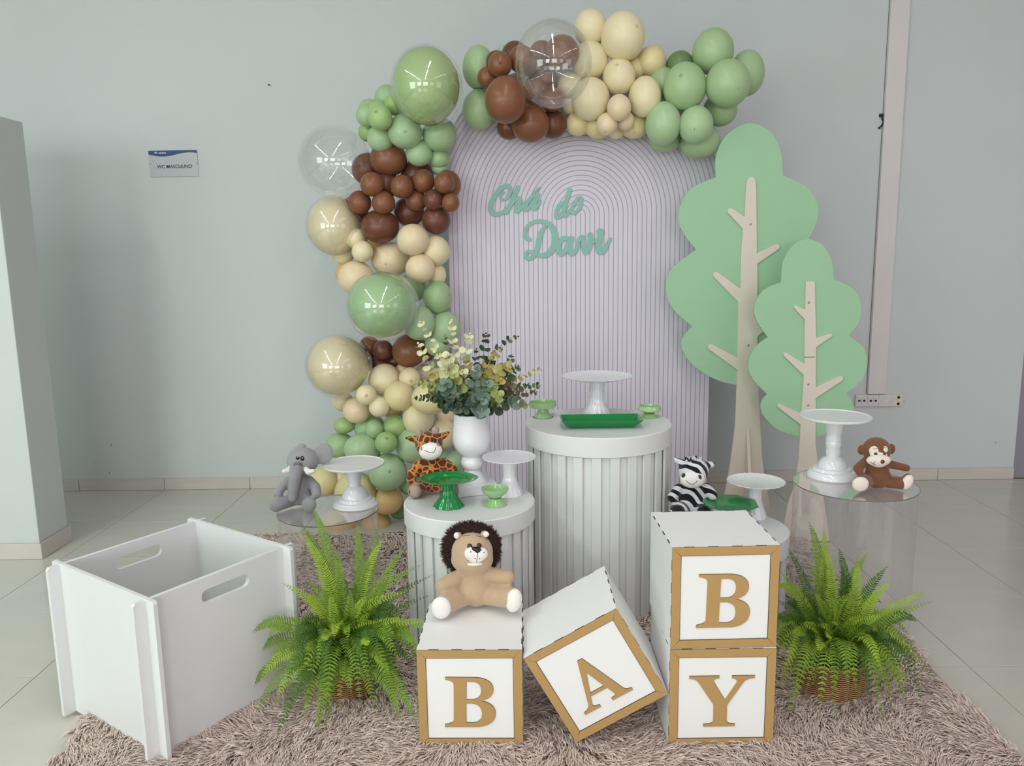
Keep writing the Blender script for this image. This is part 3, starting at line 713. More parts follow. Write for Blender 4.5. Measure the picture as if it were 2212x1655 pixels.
# ------------------------------------------------------------------ vase
P = PZ(1030, 1047, ZM); y = P.y - 0.045; y = min(y, PM.y + 0.13); k = mpp(P)
vz = lambda v: PY(1020, v, y).z - ZM
cxv = PY(1020, 1000, y).x
t = thing('vase', (cxv, y, ZM), 'tall white glossy vase with a bulging body on a square foot', 'vase')
VASE = t
pr = [(893, 36), (905, 36.3), (920, 37.3), (936, 39.5), (950, 40), (960, 38), (969, 34), (977, 28), (982, 22), (985, 20), (988, 21), (993, 23.3), (999, 24), (1005, 22.5), (1010, 18.5), (1013, 15), (1019, 18), (1026, 25), (1033, 33), (1037, 38)]
zb = max(vz(1037), 0.02)
body = [(r * k, max(vz(v), zb) if v < 1037 else zb) for v, r in pr][::-1]
ztopv = body[-1][1]
body += [(33.5 * k, ztopv + 0.002), (31 * k, ztopv - 0.004), (33 * k, ztopv - 0.08), (0.002, ztopv - 0.10)]
MB().lathe(body, 64).build('body', M_GLAZE, t)
MB().box((-42 * k, -42 * k, 0.0006), (42 * k, 42 * k, zb + 0.002), M=Matrix.Rotation(0.30, 4, 'Z'), bev=0.003).build('square_foot', M_GLAZE, t)
VTOP = Vector((cxv, y, ZM + ztopv))

# ------------------------------------------------------------------ letter cubes
LB = [path((0.03, 1.0), (0.55, 0.995), (0.78, 0.995, 0.915, 0.90, 0.915, 0.755), (0.915, 0.63, 0.83, 0.555, 0.68, 0.525), (0.85, 0.50, 0.95, 0.41, 0.95, 0.27), (0.95, 0.10, 0.80, 0.0, 0.58, 0.0), (0.0, 0.0), (0.0, 0.05), (0.09, 0.075, 0.165, 0.08, 0.17, 0.15), (0.185, 0.85), (0.185, 0.92, 0.12, 0.935, 0.03, 0.955)),
      path((0.42, 0.91), (0.53, 0.91), (0.63, 0.91, 0.69, 0.84, 0.69, 0.745), (0.69, 0.62, 0.62, 0.555, 0.53, 0.555), (0.41, 0.555)),
      path((0.405, 0.475), (0.50, 0.475), (0.62, 0.475, 0.695, 0.40, 0.695, 0.28), (0.695, 0.15, 0.63, 0.09, 0.52, 0.085), (0.40, 0.09))]
LA = [path((0.40, 1.0), (0.50, 1.0), (0.86, 0.13), (0.89, 0.06, 0.94, 0.055, 1.0, 0.05), (1.0, 0.0), (0.58, 0.0), (0.58, 0.05), (0.68, 0.055, 0.69, 0.08, 0.67, 0.13), (0.615, 0.27), (0.27, 0.27), (0.22, 0.13), (0.20, 0.07, 0.24, 0.055, 0.33, 0.05), (0.33, 0.0), (0.0, 0.0), (0.0, 0.05), (0.08, 0.055, 0.12, 0.08, 0.15, 0.15)),
      [(0.295, 0.335), (0.585, 0.335), (0.435, 0.72)]]
LYO = [path((0.0, 1.0), (0.545, 1.0), (0.545, 0.95), (0.45, 0.945, 0.43, 0.92, 0.455, 0.87), (0.656, 0.525), (0.86, 0.86), (0.88, 0.91, 0.86, 0.94, 0.775, 0.95), (0.775, 1.0), (1.19, 1.0), (1.19, 0.95), (1.09, 0.945, 1.03, 0.93, 0.98, 0.86), (0.70, 0.42), (0.70, 0.12), (0.70, 0.06, 0.75, 0.05, 0.852, 0.05), (0.852, 0.0), (0.274, 0.0), (0.274, 0.05), (0.38, 0.05, 0.455, 0.06, 0.455, 0.12), (0.455, 0.43), (0.17, 0.87), (0.12, 0.94, 0.08, 0.945, 0.0, 0.95))]
CS = 0.333
def cube(loc, rotz, roty, outl, lw, lh, lx, ly, lab):
    """loc: lower front-left corner of the block; local axes x right, y back, z up"""
    t = thing('letter_cube', loc, lab, 'block', 'white letter cubes', rot=(0, roty, rotz))
    s, th = CS, 0.004
    parts = [((0, 0.001, 0), (s, th, s), 'front_panel'), ((0, s - th, 0), (s, s, s), 'back_panel'), ((0, th, 0), (th, s - th, s), 'side_panel'), ((s - th, th, 0), (s, s - th, s), 'side_panel'), ((th, th, s - th), (s - th, s - th, s), 'top_panel'), ((th, th, 0), (s - th, s - th, th), 'bottom_panel')]
    for lo, hi, nm in parts: MB().box(lo, hi).build(nm, M_MDF, t)
    # finger joints: burnt slivers along the edges
    tb = MB(); n = 9; e = 0.0005; th = 0.0024
    for i in range(n):
        if i % 2 == 0: continue
        a, b_ = s * i / n, s * (i + 1) / n - 0.004
        for X in (0, s):
            tb.box((X - e, a, s - th), (X + (th if X == 0 else e), b_, s + e)) if X == 0 else tb.box((X - th, a, s - th), (X + e, b_, s + e))
            tb.box((X - e if X == 0 else X - th, -e + 0.001, a), (X + th if X == 0 else X + e, th, b_))
        tb.box((a, s - th, s - th), (b_, s + e, s + e)); tb.box((a, 0.0006, s - th), (b_, th, s + e))
    fj = tb.build('finger_joints', M_BURN, t); fj['kind'] = 'stuff'; th = 0.004
    fw, ft = 0.028, 0.003
    for nm, q in (('top', [(0, s), (s, s), (s - fw, s - fw), (fw, s - fw)]), ('right', [(s, s), (s, 0), (s - fw, fw), (s - fw, s - fw)]), ('bottom', [(0, 0), (s, 0), (s - fw, fw), (fw, fw)]), ('left', [(0, 0), (0, s), (fw, s - fw), (fw, fw)])):
        g = 0.0005; cx_ = sum(p[0] for p in q) / 4; cz_ = sum(p[1] for p in q) / 4
        q = [(p[0] + (g if p[0] < cx_ else -g), p[1] + (g if p[1] < cz_ else -g)) for p in q]
        obj('frame_strip', plate('frame_strip', [q], ft), M_GOLD, t, (0, 0.0012, 0))
    obj('frame_edge', plate('frame_edge', [[(0.0004, 0.0004), (s - 0.0004, 0.0004), (s - 0.0004, s - 0.0004), (0.0004, s - 0.0004)], [(fw + .001, fw + .001), (s - fw - .001, fw + .001), (s - fw - .001, s - fw - .001), (fw + .001, s - fw - .001)][::-1]], 0.0022), M_BURN, t, (0, 0.0010, 0))
    L = [[(p[0] * lw + lx, p[1] * lh + ly) for p in o] for o in outl]
    o = obj('letter', plate('letter', L, 0.0035), M_GOLD, t, (0, 0.0012, 0))
    k2 = [[(p[0] + 0.0006, p[1] + 0.0009) for p in q] for q in L]
    obj('letter_edge', plate('letter_edge', k2, 0.0026), M_BURN, o, (0, 0.0004, 0))
    return t
zb_ = RUGZ + 0.006
# front left B
a = PZ(907, 1612, zb_); b_ = PZ(1130, 1612, zb_)
cube((a.x, a.y, zb_), math.atan2(b_.y - a.y, b_.x - a.x), 0, LB, 0.172, 0.172, 0.083, 0.068, 'gold framed white cube with letter B, under the sitting lion')
# Y block and B on top
a = PZ(1442, 1613, zb_); b_ = PZ(1666, 1612, zb_)
cube((a.x + 0.002, a.y, zb_), 0.004, 0, LYO, 0.173, 0.173, 0.062, 0.069, 'gold framed white cube with letter Y, lowest of the right stack')
cube((a.x + 0.003, a.y + 0.002, zb_ + CS + 0.0012), 0.024, 0, LB, 0.176, 0.176, 0.079, 0.068, 'gold framed white cube with letter B, stacked on the Y cube')
# leaning A
yf = 2.262
p = PY(1245, 1604, yf); q = PY(1437, 1502, yf)
an = math.atan2(q.z - p.z, q.x - p.x)
dz = zb_ + 0.002 - p.z
cube((p.x, yf, p.z), 0.0, -an, LA, 0.172, 0.172, 0.072, 0.069, 'gold framed white cube with letter A, tilted against the Y cube')

# ------------------------------------------------------------------ slotted white crate
A_ = Vector((-1.156, 2.244)); B_ = Vector((-1.585, 2.534)); C_ = Vector((-1.285, 2.959)); D_ = Vector((-0.847, 2.665))
cen = (A_ + B_ + C_ + D_) / 4
ux = Vector((0.8294, -0.5587)); uy = Vector((0.5587, 0.8294))     # x: from B to A, y: from A to D
sx = ((A_ - B_).dot(ux) + (D_ - C_).dot(ux)) / 2; sy = ((D_ - A_).dot(uy) + (C_ - B_).dot(uy)) / 2
t = thing('slotted_crate', (cen.x, cen.y, 0.014), 'open white crate of four slotted panels with hand holes, far left', 'crate', rot=(0, 0, math.atan2(ux.y, ux.x)))
HC = 0.545; ex = 0.048; pt = 0.015
def slot(cx, cz, L, h, n=8):
    r = h / 2; o = []
    for k in range(n + 1):
        a = -PI / 2 + PI * k / n; o.append((cx + L / 2 - r + r * math.cos(a), cz + r * math.sin(a)))
    for k in range(n + 1):
        a = PI / 2 + PI * k / n; o.append((cx - L / 2 + r + r * math.cos(a), cz + r * math.sin(a)))
    return o
def chamf(w, h, c=0.008): return [(-w, 0), (w, 0), (w, h - c), (w - c, h), (-w + c, h), (-w, h - c)]
pa_ = plate('panel', [chamf(sx / 2 + ex, HC + 0.004)], pt, 0.001)
pb_ = plate('panel', [chamf(sy / 2 + ex, HC), slot(0.012, HC - 0.066, 0.185, 0.045)], pt, 0.001)
for k in (-1, 1):
    o = obj('panel', pa_, M_WHITE, t, (0, k * sy / 2 + pt / 2, 0))
    o = obj('handle_panel', pb_, M_WHITE, t, (k * sx / 2 - pt / 2, 0, 0)); o.rotation_euler = (0, 0, PI / 2)
MB().box((-sx / 2 + 0.009, -sy / 2 + 0.009, 0.004), (sx / 2 - 0.009, sy / 2 - 0.009, 0.016)).build('bottom_panel', M_WHITE, t)
# ------------------------------------------------------------------ plush toys
def fur_mat(name, kind, c1, c2, scale, thr=0.5, rough=0.9):
    M = mat(name, c1, rough=rough, spec=0.15, sheen=0.35, bump=0.5, bscale=420)
    nt = M.node_tree; b = nt.nodes['Principled BSDF']
    tc = nt.nodes.new('ShaderNodeTexCoord')
    n0 = nt.nodes.new('ShaderNodeTexNoise'); n0.inputs['Scale'].default_value = scale * 0.6; n0.inputs['Detail'].default_value = 2
    nt.links.new(tc.outputs['Object'], n0.inputs['Vector'])
    ad = nt.nodes.new('ShaderNodeMixRGB'); ad.blend_type = 'ADD'; ad.inputs[0].default_value = 0.022 if kind == 'patch' else 0.03
    nt.links.new(tc.outputs['Object'], ad.inputs[1]); nt.links.new(n0.outputs['Color'], ad.inputs[2])
    r = nt.nodes.new('ShaderNodeValToRGB'); r.color_ramp.interpolation = 'LINEAR'
    if kind == 'patch':
        vo = nt.nodes.new('ShaderNodeTexVoronoi'); vo.feature = 'DISTANCE_TO_EDGE'; vo.inputs['Scale'].default_value = scale
        nt.links.new(ad.outputs[0], vo.inputs['Vector']); src = vo.outputs['Distance']
    else:
        wv = nt.nodes.new('ShaderNodeTexWave'); wv.wave_type = 'BANDS'; wv.bands_direction = 'DIAGONAL'
        wv.inputs['Scale'].default_value = scale; wv.inputs['Distortion'].default_value = 3.0; wv.inputs['Detail'].default_value = 1.5; wv.inputs['Detail Scale'].default_value = 1.2
        nt.links.new(ad.outputs[0], wv.inputs['Vector']); src = wv.outputs['Fac']
    r.color_ramp.elements[0].position = max(thr - 0.03, 0); r.color_ramp.elements[0].color = c1
    r.color_ramp.elements[1].position = thr + 0.03; r.color_ramp.elements[1].color = c2
    nt.links.new(src, r.inputs['Fac']); nt.links.new(r.outputs['Color'], b.inputs['Base Color'])
    return M
M_LION = mat('lion_plush', srgb(196, 168, 138), rough=0.9, spec=0.15, sheen=0.4, noise=0.08, nscale=25, bump=0.35, bscale=420)
M_MANE = mat('mane_fur', srgb(70, 44, 36), rough=0.85, spec=0.2, sheen=0.2, noise=0.35, nscale=70)
M_WPL = mat('white_plush', srgb(240, 236, 230), rough=0.9, spec=0.15, sheen=0.3, noise=0.02, bump=0.3, bscale=420)
M_GREY = mat('grey_plush', srgb(160, 158, 162), rough=0.9, spec=0.15, sheen=0.4, noise=0.06, nscale=25, bump=0.35, bscale=420)
M_BROWNP = mat('brown_plush', srgb(132, 86, 60), rough=0.9, spec=0.15, sheen=0.3, noise=0.2, nscale=28, bump=0.35, bscale=420)
M_CREAMPL = mat('cream_plush', srgb(240, 228, 214), rough=0.9, spec=0.15, sheen=0.3, noise=0.02, bump=0.3, bscale=420)
M_TAUPE = mat('taupe_plush', srgb(172, 154, 144), rough=0.9, spec=0.15, sheen=0.3, noise=0.05, bump=0.3, bscale=420)
M_GIRAFFE = fur_mat('giraffe_plush', 'patch', srgb(204, 136, 66), srgb(92, 46, 26), 36, 0.08)
M_ZEBRA = fur_mat('zebra_plush', 'stripe', srgb(26, 24, 32), srgb(226, 226, 232), 9.5, 0.5)
M_BLACK = mat('black_plush', srgb(22, 20, 26), rough=0.9, sheen=0.2, noise=0.2, nscale=60, bump=0.3, bscale=420)
M_THREAD = mat('dark_thread', srgb(66, 54, 50), rough=0.8, noise=0.1)
M_EYE = mat('glass_eye', srgb(46, 26, 22), rough=0.08, spec=0.7, noise=0.1)
M_NOSE = mat('nose_velvet', srgb(34, 28, 34), rough=0.6, noise=0.1)
M_NOSER = mat('nose_plastic', srgb(92, 44, 42), rough=0.15, noise=0.05)

class Toy:
    def __init__(self, name, seat_px, zs, lab, cat, vox, y=None):
        P = PZ(seat_px[0], seat_px[1], zs)
        if y is not None: P = PY(seat_px[0], seat_px[1], y); P.z = zs
        self.P = P; self.k = mpp(P); self.y = P.y; self.z = zs; self.vox = vox; self.name = name
        self.t = thing(name, tuple(P), lab, 'soft toy', 'plush animals'); self.bvh = None
    def w(self, u, v, d=0):          # pixel + pixels toward the camera -> local point
        return PY(u, v, self.y - d * self.k) - self.P
    def solid(self, blobs, name, material, sm=6, rec=True):
        mb = MB()
        for b in blobs:
            if b[0] == 'e':
                _, u, v, d, rx, rz, ry = b[:7]; c = self.w(u, v, d)
                Mx = Matrix.Rotation(math.radians(b[7]), 4, 'Y') if len(b) > 7 else None
                g_ = 1.03 * self.k; mb.ell(c, (rx * g_, ry * g_, rz * g_), 28, 18, Mx)
            else:
                _, u0, v0, d0, r0, u1, v1, d1, r1 = b
                a, c = self.w(u0, v0, d0), self.w(u1, v1, d1); n = 9
                for i in range(n):
                    f = i / (n - 1); mb.ell(a.lerp(c, f), (r0 + (r1 - r0) * f) * self.k * 1.05, 20, 12)
        me = mb.mesh('tmp'); zmin = 0.0008
        for v in me.vertices: v.co.z = max(v.co.z, zmin)
        o = bpy.data.objects.new('tmp', me); COL.objects.link(o)
        r = o.modifiers.new('r', 'REMESH'); r.mode = 'VOXEL'; r.voxel_size = self.vox; r.use_smooth_shade = True
        s = o.modifiers.new('s', 'SMOOTH'); s.factor = 0.5; s.iterations = sm
        m2 = evalmesh(o, name); bpy.data.objects.remove(o); bpy.data.meshes.remove(me)
        for p in m2.polygons: p.use_smooth = True
        m2.materials.clear()
        ob = obj(name, m2, material, self.t)
        if rec: self.surf(m2)
        return ob
    def surf(self, me):
        vs = [v.co + self.P for v in me.vertices]; ps = [list(p.vertices) for p in me.polygons]
        b = BVHTree.FromPolygons(vs, ps)
        self.bvh = (self.bvh or []) + [b]
    def hit(self, u, v):
        d = ray(u, v).normalized(); best = None
        for b in self.bvh:
            h = b.ray_cast(CAM, d)
            if h[0] is not None and (best is None or h[3] < best[2]): best = (h[0], h[1], h[3])
        if best is None: return self.w(u, v, 10), Vector((0, -1, 0))
        n = best[1] if best[1].dot(d) < 0 else -best[1]
        return best[0] - self.P, n
    def eye(self, u, v, r, name='eye', material=None, flat=0.7, par=None, rz=None):
        p, n = self.hit(u, v); r *= self.k
        q = n.to_track_quat('Z', 'Y').to_matrix().to_4x4()
        o = MB().ell((0, 0, 0), (r, (rz or 1) * r if rz else r, r * flat), 16, 10, q).build(name, material or M_EYE, par or self.t)
        o.location = p; return o
    def stroke(self, pts, r, name, material=None):
        P3 = []
        for p in catmull([(a, b, 0) for a, b in pts], 4):
            h, n = self.hit(p.x, p.y); P3.append(h + n * 0.0004)
        MB().tube(P3, r * self.k, 6).build(name, material or M_THREAD, self.t)
    def patch(self, outline, name, material, puff=2.0):
        pts = [self.hit(u, v) for u, v in outline]; c = sum((p for p, n in pts), Vector()) / len(pts)
        cu, cv = sum(p[0] for p in outline) / len(outline), sum(p[1] for p in outline) / len(outline)
        mid = [self.hit(cu + (u - cu) * 0.6, cv + (v - cv) * 0.6) for u, v in outline]; cc, cn = self.hit(cu, cv)
        N = len(outline); V = [p - n * 0.002 for p, n in pts] + [p + n * 0.0008 for p, n in pts] + [p + n * puff * self.k for p, n in mid] + [cc + cn * puff * self.k * 1.2]
        F = [(i, (i + 1) % N, N + (i + 1) % N, N + i) for i in range(N)] + [(N + i, N + (i + 1) % N, 2 * N + (i + 1) % N, 2 * N + i) for i in range(N)] + [(2 * N + i, 2 * N + (i + 1) % N, 3 * N) for i in range(N)]
        return MB().add(V, F, True).build(name, material, self.t)
def oval(u, v, a, b, rot=0, n=20):
    c, s = math.cos(math.radians(rot)), math.sin(math.radians(rot))
    return [(u + a * math.cos(t) * c - b * math.sin(t) * s, v + a * math.cos(t) * s + b * math.sin(t) * c) for t in [2 * PI * i / n for i in range(n)]]

# --- lion
L = Toy('plush_lion', (1027, 1311), zb_ + CS + 0.0012, 'tan plush lion with dark brown mane sitting on a letter cube', 'soft toy', 0.0055, y=None)
L.solid([('e', 1028, 1268, 0, 36, 42, 32), ('e', 1028, 1235, 2, 28, 24, 24), ('e', 1020, 1192, 8, 43, 41, 36), ('e', 1020, 1208, 12, 44, 30, 34),
         ('c', 994, 1244, 6, 15, 956, 1266, 30, 16), ('c', 1058, 1241, 6, 15.5, 1096, 1247, 24, 15),
         ('c', 1000, 1288, 8, 21, 962, 1304, 54, 20), ('c', 1056, 1285, 8, 21, 1103, 1291, 44, 21.5)], 'body', M_LION)
L.solid([('e', 953, 1313, 67, 21, 24, 12, 0)], 'foot_pad', M_WPL); L.solid([('e', 1110, 1297, 57, 17, 26, 13, 10)], 'foot_pad', M_WPL)
# mane
mn = L.solid([('e', 1018.5 + 46 * math.cos(a), 1181 + 37 * math.sin(a) + (9 if math.sin(a) > 0 else 0), -14, 13, 13, 15) for a in [math.radians(d) for d in range(120, 421, 14)]] + [('e', 1018, 1178, -28, 48, 38, 20)], 'mane', M_MANE, rec=False)
ps = mn.modifiers.new('fur', 'PARTICLE_SYSTEM').particle_system; st = ps.settings
st.type = 'HAIR'; st.count = 2600; st.hair_length = 0.013; st.hair_step = 3; st.display_step = 2; st.render_step = 3
st.child_type = 'INTERPOLATED'; st.rendered_child_count = 8; st.child_percent = 1; st.clump_factor = 0.5; st.roughness_1 = 0.006; st.roughness_2 = 0.006
st.root_radius = 0.9; st.tip_radius = 0.1; st.radius_scale = 0.0012; st.use_advanced_hair = True; st.brownian_factor = 0.004
L.eye(1014.5, 1180, 5.5); L.eye(1035, 1179, 5.5)
L.solid([('e', 1018, 1196, 42, 15, 14, 11), ('e', 1039, 1196, 42, 15, 14, 11), ('e', 1028, 1207, 42, 17, 9, 10)], 'muzzle', M_WPL, sm=4)
L.solid([('e', 1024, 1218, 42, 19, 4.5, 8)], 'lower_lip', M_WPL, sm=3)
L.patch([(1014, 1182), (1022, 1181), (1032, 1181), (1045, 1182), (1041, 1188), (1036, 1193), (1031.5, 1195.5), (1026, 1192), (1020, 1188)], 'nose', M_NOSE, 2.0)
L.stroke([(1032, 1195), (1031, 1205), (1029.5, 1214)], 0.6, 'mouth_seam')
for p in ((1016.8, 1192.5), (1045.3, 1193.5), (1026.5, 1206.8), (1036, 1207), (1012, 1211)): L.eye(p[0], p[1], 1.3, 'whisker_dot', M_NOSE, 0.4)
L.stroke([(1001, 1158.7), (1008, 1157), (1015, 1156.8)], 0.6, 'eyebrow'); L.stroke([(1029, 1158), (1035, 1159), (1041, 1161)], 0.6, 'eyebrow')
for (u, v, du) in ((986, 1157, 1), (1050, 1154, -1)):
    e = L.solid([('e', u + 3 * du, v, 12, 9.5, 8.5, 6)], 'ear', M_LION, sm=3)
    L.solid([('e', u, v + 0.5, 17, 7, 7.5, 3)], 'inner_ear', M_WPL, sm=2)

# --- elephant
E_ = Toy('plush_elephant', (648, 1094), ZA, 'grey plush elephant with white tusks sitting on the short acrylic cylinder', 'soft toy', 0.0055)
E_.solid([('e', 648, 1060, 0, 25, 32, 24), ('e', 648, 1040, 2, 20, 20, 18), ('e', 654, 995, 10, 33, 28, 29), ('e', 646, 1003, 22, 22, 18, 18),
          ('c', 641, 1003, 36, 13.5, 637, 1030, 42, 12.5), ('c', 637, 1030, 42, 12.5, 633, 1070, 36, 9.5), ('c', 633, 1070, 36, 9.5, 632, 1076, 38, 9),
          ('c', 625, 1037, 2, 9, 609, 1052, 12, 9.5), ('c', 609, 1052, 12, 9.5, 600, 1067, 22, 9.5), ('c', 668, 1038, 2, 10, 681, 1052, 14, 10.5), ('c', 681, 1052, 14, 10.5, 684, 1066, 22, 10.5),
          ('c', 632, 1080, 6, 13, 603, 1091, 34, 12), ('c', 664, 1080, 6, 13, 670, 1090, 40, 13), ('e', 596, 1092, 38, 13.5, 14.5, 10), ('e', 668, 1091, 48, 15, 15.5, 9)], 'body', M_GREY)
E_.solid([('e', 698, 980, 2, 21.5, 24, 4.5, 28), ('c', 683, 985, 4, 8, 690, 996, 2, 7), ('e', 704, 974, 2, 15, 15, 4, 0)], 'ear', M_GREY)
E_.solid([('e', 648, 967, 4, 15, 5.5, 8, -18), ('c', 637, 973, 6, 4, 652, 964, 4, 6)], 'ear', M_GREY)
E_.solid([('c', 630, 1008, 32, 5.5, 622, 1017, 40, 6.2), ('c', 622, 1017, 40, 6.2, 613.5, 1018, 46, 5.0)], 'tusk', M_WPL)
E_.solid([('c', 660, 1012, 34, 5.5, 666, 1020, 42, 6.4), ('c', 666, 1020, 42, 6.4, 677, 1017.5, 48, 5.0)], 'tusk', M_WPL)
for u, v in ((643, 989.5), (653, 990.5)):
    e = E_.eye(u, v, 4.2, 'eye', M_BLACK, 0.5, rz=1.25)
    E_.eye(u + 0.4, v - 0.6, 1.6, 'eye_highlight', M_WPL, 2.2)
for k in range(3): E_.stroke([(634, 1001 + 2.4 * k + 1), (640, 999 + 2.4 * k), (647, 1000 + 2.4 * k), (653, 1003 + 2.6 * k)], 0.5, 'trunk_wrinkle')

# --- giraffe
G = Toy('plush_giraffe', (935, 1066), ZM, 'orange and brown patched plush giraffe sitting beside the vase', 'soft toy', 0.005)
G.solid([('e', 933, 1028, 0, 29, 36, 24), ('e', 932, 1006, 0, 24, 22, 18), ('e', 927, 960, 6, 29, 28, 26), ('e', 929, 972, 12, 25, 22, 22),
         ('c', 908, 1002, 4, 11, 892, 1020, 14, 11), ('c', 892, 1020, 14, 11, 888, 1035, 24, 10), ('c', 958, 1000, 4, 11, 978, 1014, 16, 10.5),
         ('c', 915, 1052, 8, 14, 898, 1060, 34, 16), ('c', 952, 1052, 8, 14, 975, 1058, 34, 16),
         ('c', 902, 950, 4, 8, 890, 948, 2, 6.5), ('c', 890, 948, 2, 6.5, 877, 946, 0, 3), ('c', 948, 945, 4, 8, 958, 941, 2, 7), ('c', 958, 941, 2, 7, 970, 934, 0, 3)], 'body', M_GIRAFFE, sm=4)
G.solid([('e', 930, 974.5, 30, 24.5, 18.5, 14, -6)], 'muzzle', M_WPL)
G.solid([('c', 906, 940, 6, 6.5, 904.5, 934, 6, 7.5)], 'horn', M_TAUPE); G.solid([('c', 940, 936, 6, 6.5, 941, 929, 6, 8.5)], 'horn', M_TAUPE)
G.patch(oval(896, 1061.5, 15, 14), 'foot_pad', M_TAUPE, 1.5); G.patch(oval(980, 1060, 12, 12), 'foot_pad', M_TAUPE, 1.5)
G.eye(919.5, 956, 3.2); G.eye(937, 953.5, 3.2)
G.patch(oval(910.5, 969.5, 2.4, 4.2, 0, 12), 'nostril', M_TAUPE, 0.8); G.patch(oval(946, 961.5, 4.4, 2.0, 32, 12), 'nostril', M_TAUPE, 0.8)
G.stroke([(917, 973), (925, 976.5), (935, 978.5)], 0.55, 'mouth_seam'); G.stroke([(935, 978.5), (939, 974), (941.5, 966)], 0.55, 'mouth_seam')
MB().box((-0.010, -0.006, 0.0004), (0.010, 0.006, 0.0010), M=Matrix.Rotation(0.3, 4, 'Z')).build('care_tag', M_WPL, G.t, tuple(Vector((PZ(924, 1065, ZM).x, PZ(924, 1065, ZM).y, ZM)) - G.P))

# --- zebra
Zb = Toy('plush_zebra', (1492, 1118), ZL, 'black and white striped plush zebra sitting on the lowest plinth', 'soft toy', 0.005)
Zb.solid([('e', 1496, 1078, 0, 29, 36, 24), ('e', 1496, 1058, 2, 26, 20, 20), ('e', 1498, 1016, 8, 31, 27, 27), ('e', 1498, 1028, 10, 29, 20, 22),
          ('c', 1466, 1056, 4, 11, 1452, 1075, 16, 10.5), ('c', 1526, 1055, 4, 11, 1540, 1070, 16, 10.5), ('c', 1478, 1098, 8, 16, 1466, 1104, 36, 18), ('c', 1512, 1098, 8, 16, 1521, 1105, 36, 17),
          ('c', 1474, 1000, 4, 7, 1462, 995, 0, 6), ('c', 1522, 1004, 4, 7, 1536, 1004, 0, 7)], 'body', M_ZEBRA, sm=4)
Zb.solid([('e', 1496, 1036, 30, 26, 18, 13)], 'muzzle', M_WPL)
Zb.solid([('c', 1462, 995, 1, 4.5, 1457, 990, 0, 2.5)], 'ear_tip', M_WPL); Zb.solid([('c', 1538, 1003, 1, 4.5, 1543.5, 1001, 0, 2.5)], 'ear_tip', M_BLACK)
Zb.patch(oval(1463, 1105, 16.5, 15), 'foot_pad', M_BLACK, 1.5); Zb.patch(oval(1520, 1106, 15, 14), 'foot_pad', M_BLACK, 1.5)
Zb.patch(oval(1476.5, 1027, 4.0, 5.2, 20, 14), 'eye', M_EYE, 1.2); Zb.patch(oval(1512, 1030.5, 3.2, 5.2, -25, 14), 'eye', M_EYE, 1.2)
Zb.stroke([(1482, 1038), (1488, 1044), (1495, 1046.3), (1502, 1043.5), (1506.5, 1038)], 0.55, 'mouth_seam')
tf = MB()
for i in range(60):
    a = RNG.uniform(0, 2 * PI); p = Zb.w(1498 + RNG.uniform(-18, 18), 996 + RNG.uniform(-6, 8), 10 + RNG.uniform(-14, 14)); q = p + Vector((RNG.uniform(-.012, .012), RNG.uniform(-.01, .004), RNG.uniform(.004, .016)))
    tf.tube([p, p.lerp(q, .5) + Vector((0, 0, .003)), q], [.0035, .003, .0004], 5)
tf.build('forelock', M_ZEBRA, Zb.t)

# --- monkey
K = Toy('plush_monkey', (1898, 1053), ZB, 'brown plush monkey with cream face and feet sitting on tall acrylic cylinder', 'soft toy', 0.0042)
K.solid([('e', 1895, 1030, 0, 27, 26, 22), ('e', 1895, 1012, 2, 23, 16, 18), ('e', 1893.5, 972, 6, 28, 27, 26), ('e', 1896, 990, 10, 22, 14, 18),
         ('c', 1868, 998, 2, 9, 1853, 1012, 10, 9.5), ('c', 1853, 1012, 10, 9.5, 1857, 1020, 20, 8), ('c', 1922, 1003, 0, 8.5, 1940, 1007, 4, 8), ('c', 1940, 1007, 4, 8, 1958, 1011, 8, 7.5),
         ('c', 1874, 1038, 6, 14, 1860, 1044, 34, 15), ('c', 1918, 1042, 6, 12, 1946, 1044, 24, 13), ('e', 1957, 1038, 26, 9, 16, 9, 20)], 'body', M_BROWNP)
for u, v in ((1861, 972), (1925.5, 970)):
    K.solid([('e', u, v, 0, 8.5, 11.5, 5), ('e', u + (4 if u < 1890 else -4), v + 1, 2, 7, 8, 5)], 'ear', M_BROWNP, sm=3)
K.solid([('e', 1889, 974, 24, 11.5, 11, 8), ('e', 1907.5, 972, 24, 10.5, 11, 8), ('e', 1898, 983, 26, 18, 9, 9)], 'face', M_CREAMPL, sm=4)
K.solid([('e', 1898, 994.5, 34, 25, 12.5, 12, 0), ('e', 1898, 1001, 32, 16, 8.5, 11)], 'muzzle', M_CREAMPL, sm=4)
K.solid([('e', 1858.5, 1046, 46, 17.5, 16, 8)], 'foot_pad', M_CREAMPL); K.solid([('e', 1960, 1041.5, 32, 11.5, 17, 7, 22)], 'foot_pad', M_CREAMPL)
K.eye(1891.7, 981, 3.6); K.eye(1910.3, 980, 3.4)
K.eye(1906.5, 997.5, 4.4, 'nose', M_NOSER, 0.7)
K.stroke([(1885.5, 970.5), (1891, 969.5), (1897, 968.5)], 0.5, 'eyebrow'); K.stroke([(1907, 968.3), (1914, 967)], 0.5, 'eyebrow')
K.stroke([(1880, 997), (1885, 1001), (1891, 1004.5)], 0.45, 'mouth_seam'); K.stroke([(1891, 996.5), (1888, 1000), (1886, 1002.5)], 0.45, 'mouth_seam')

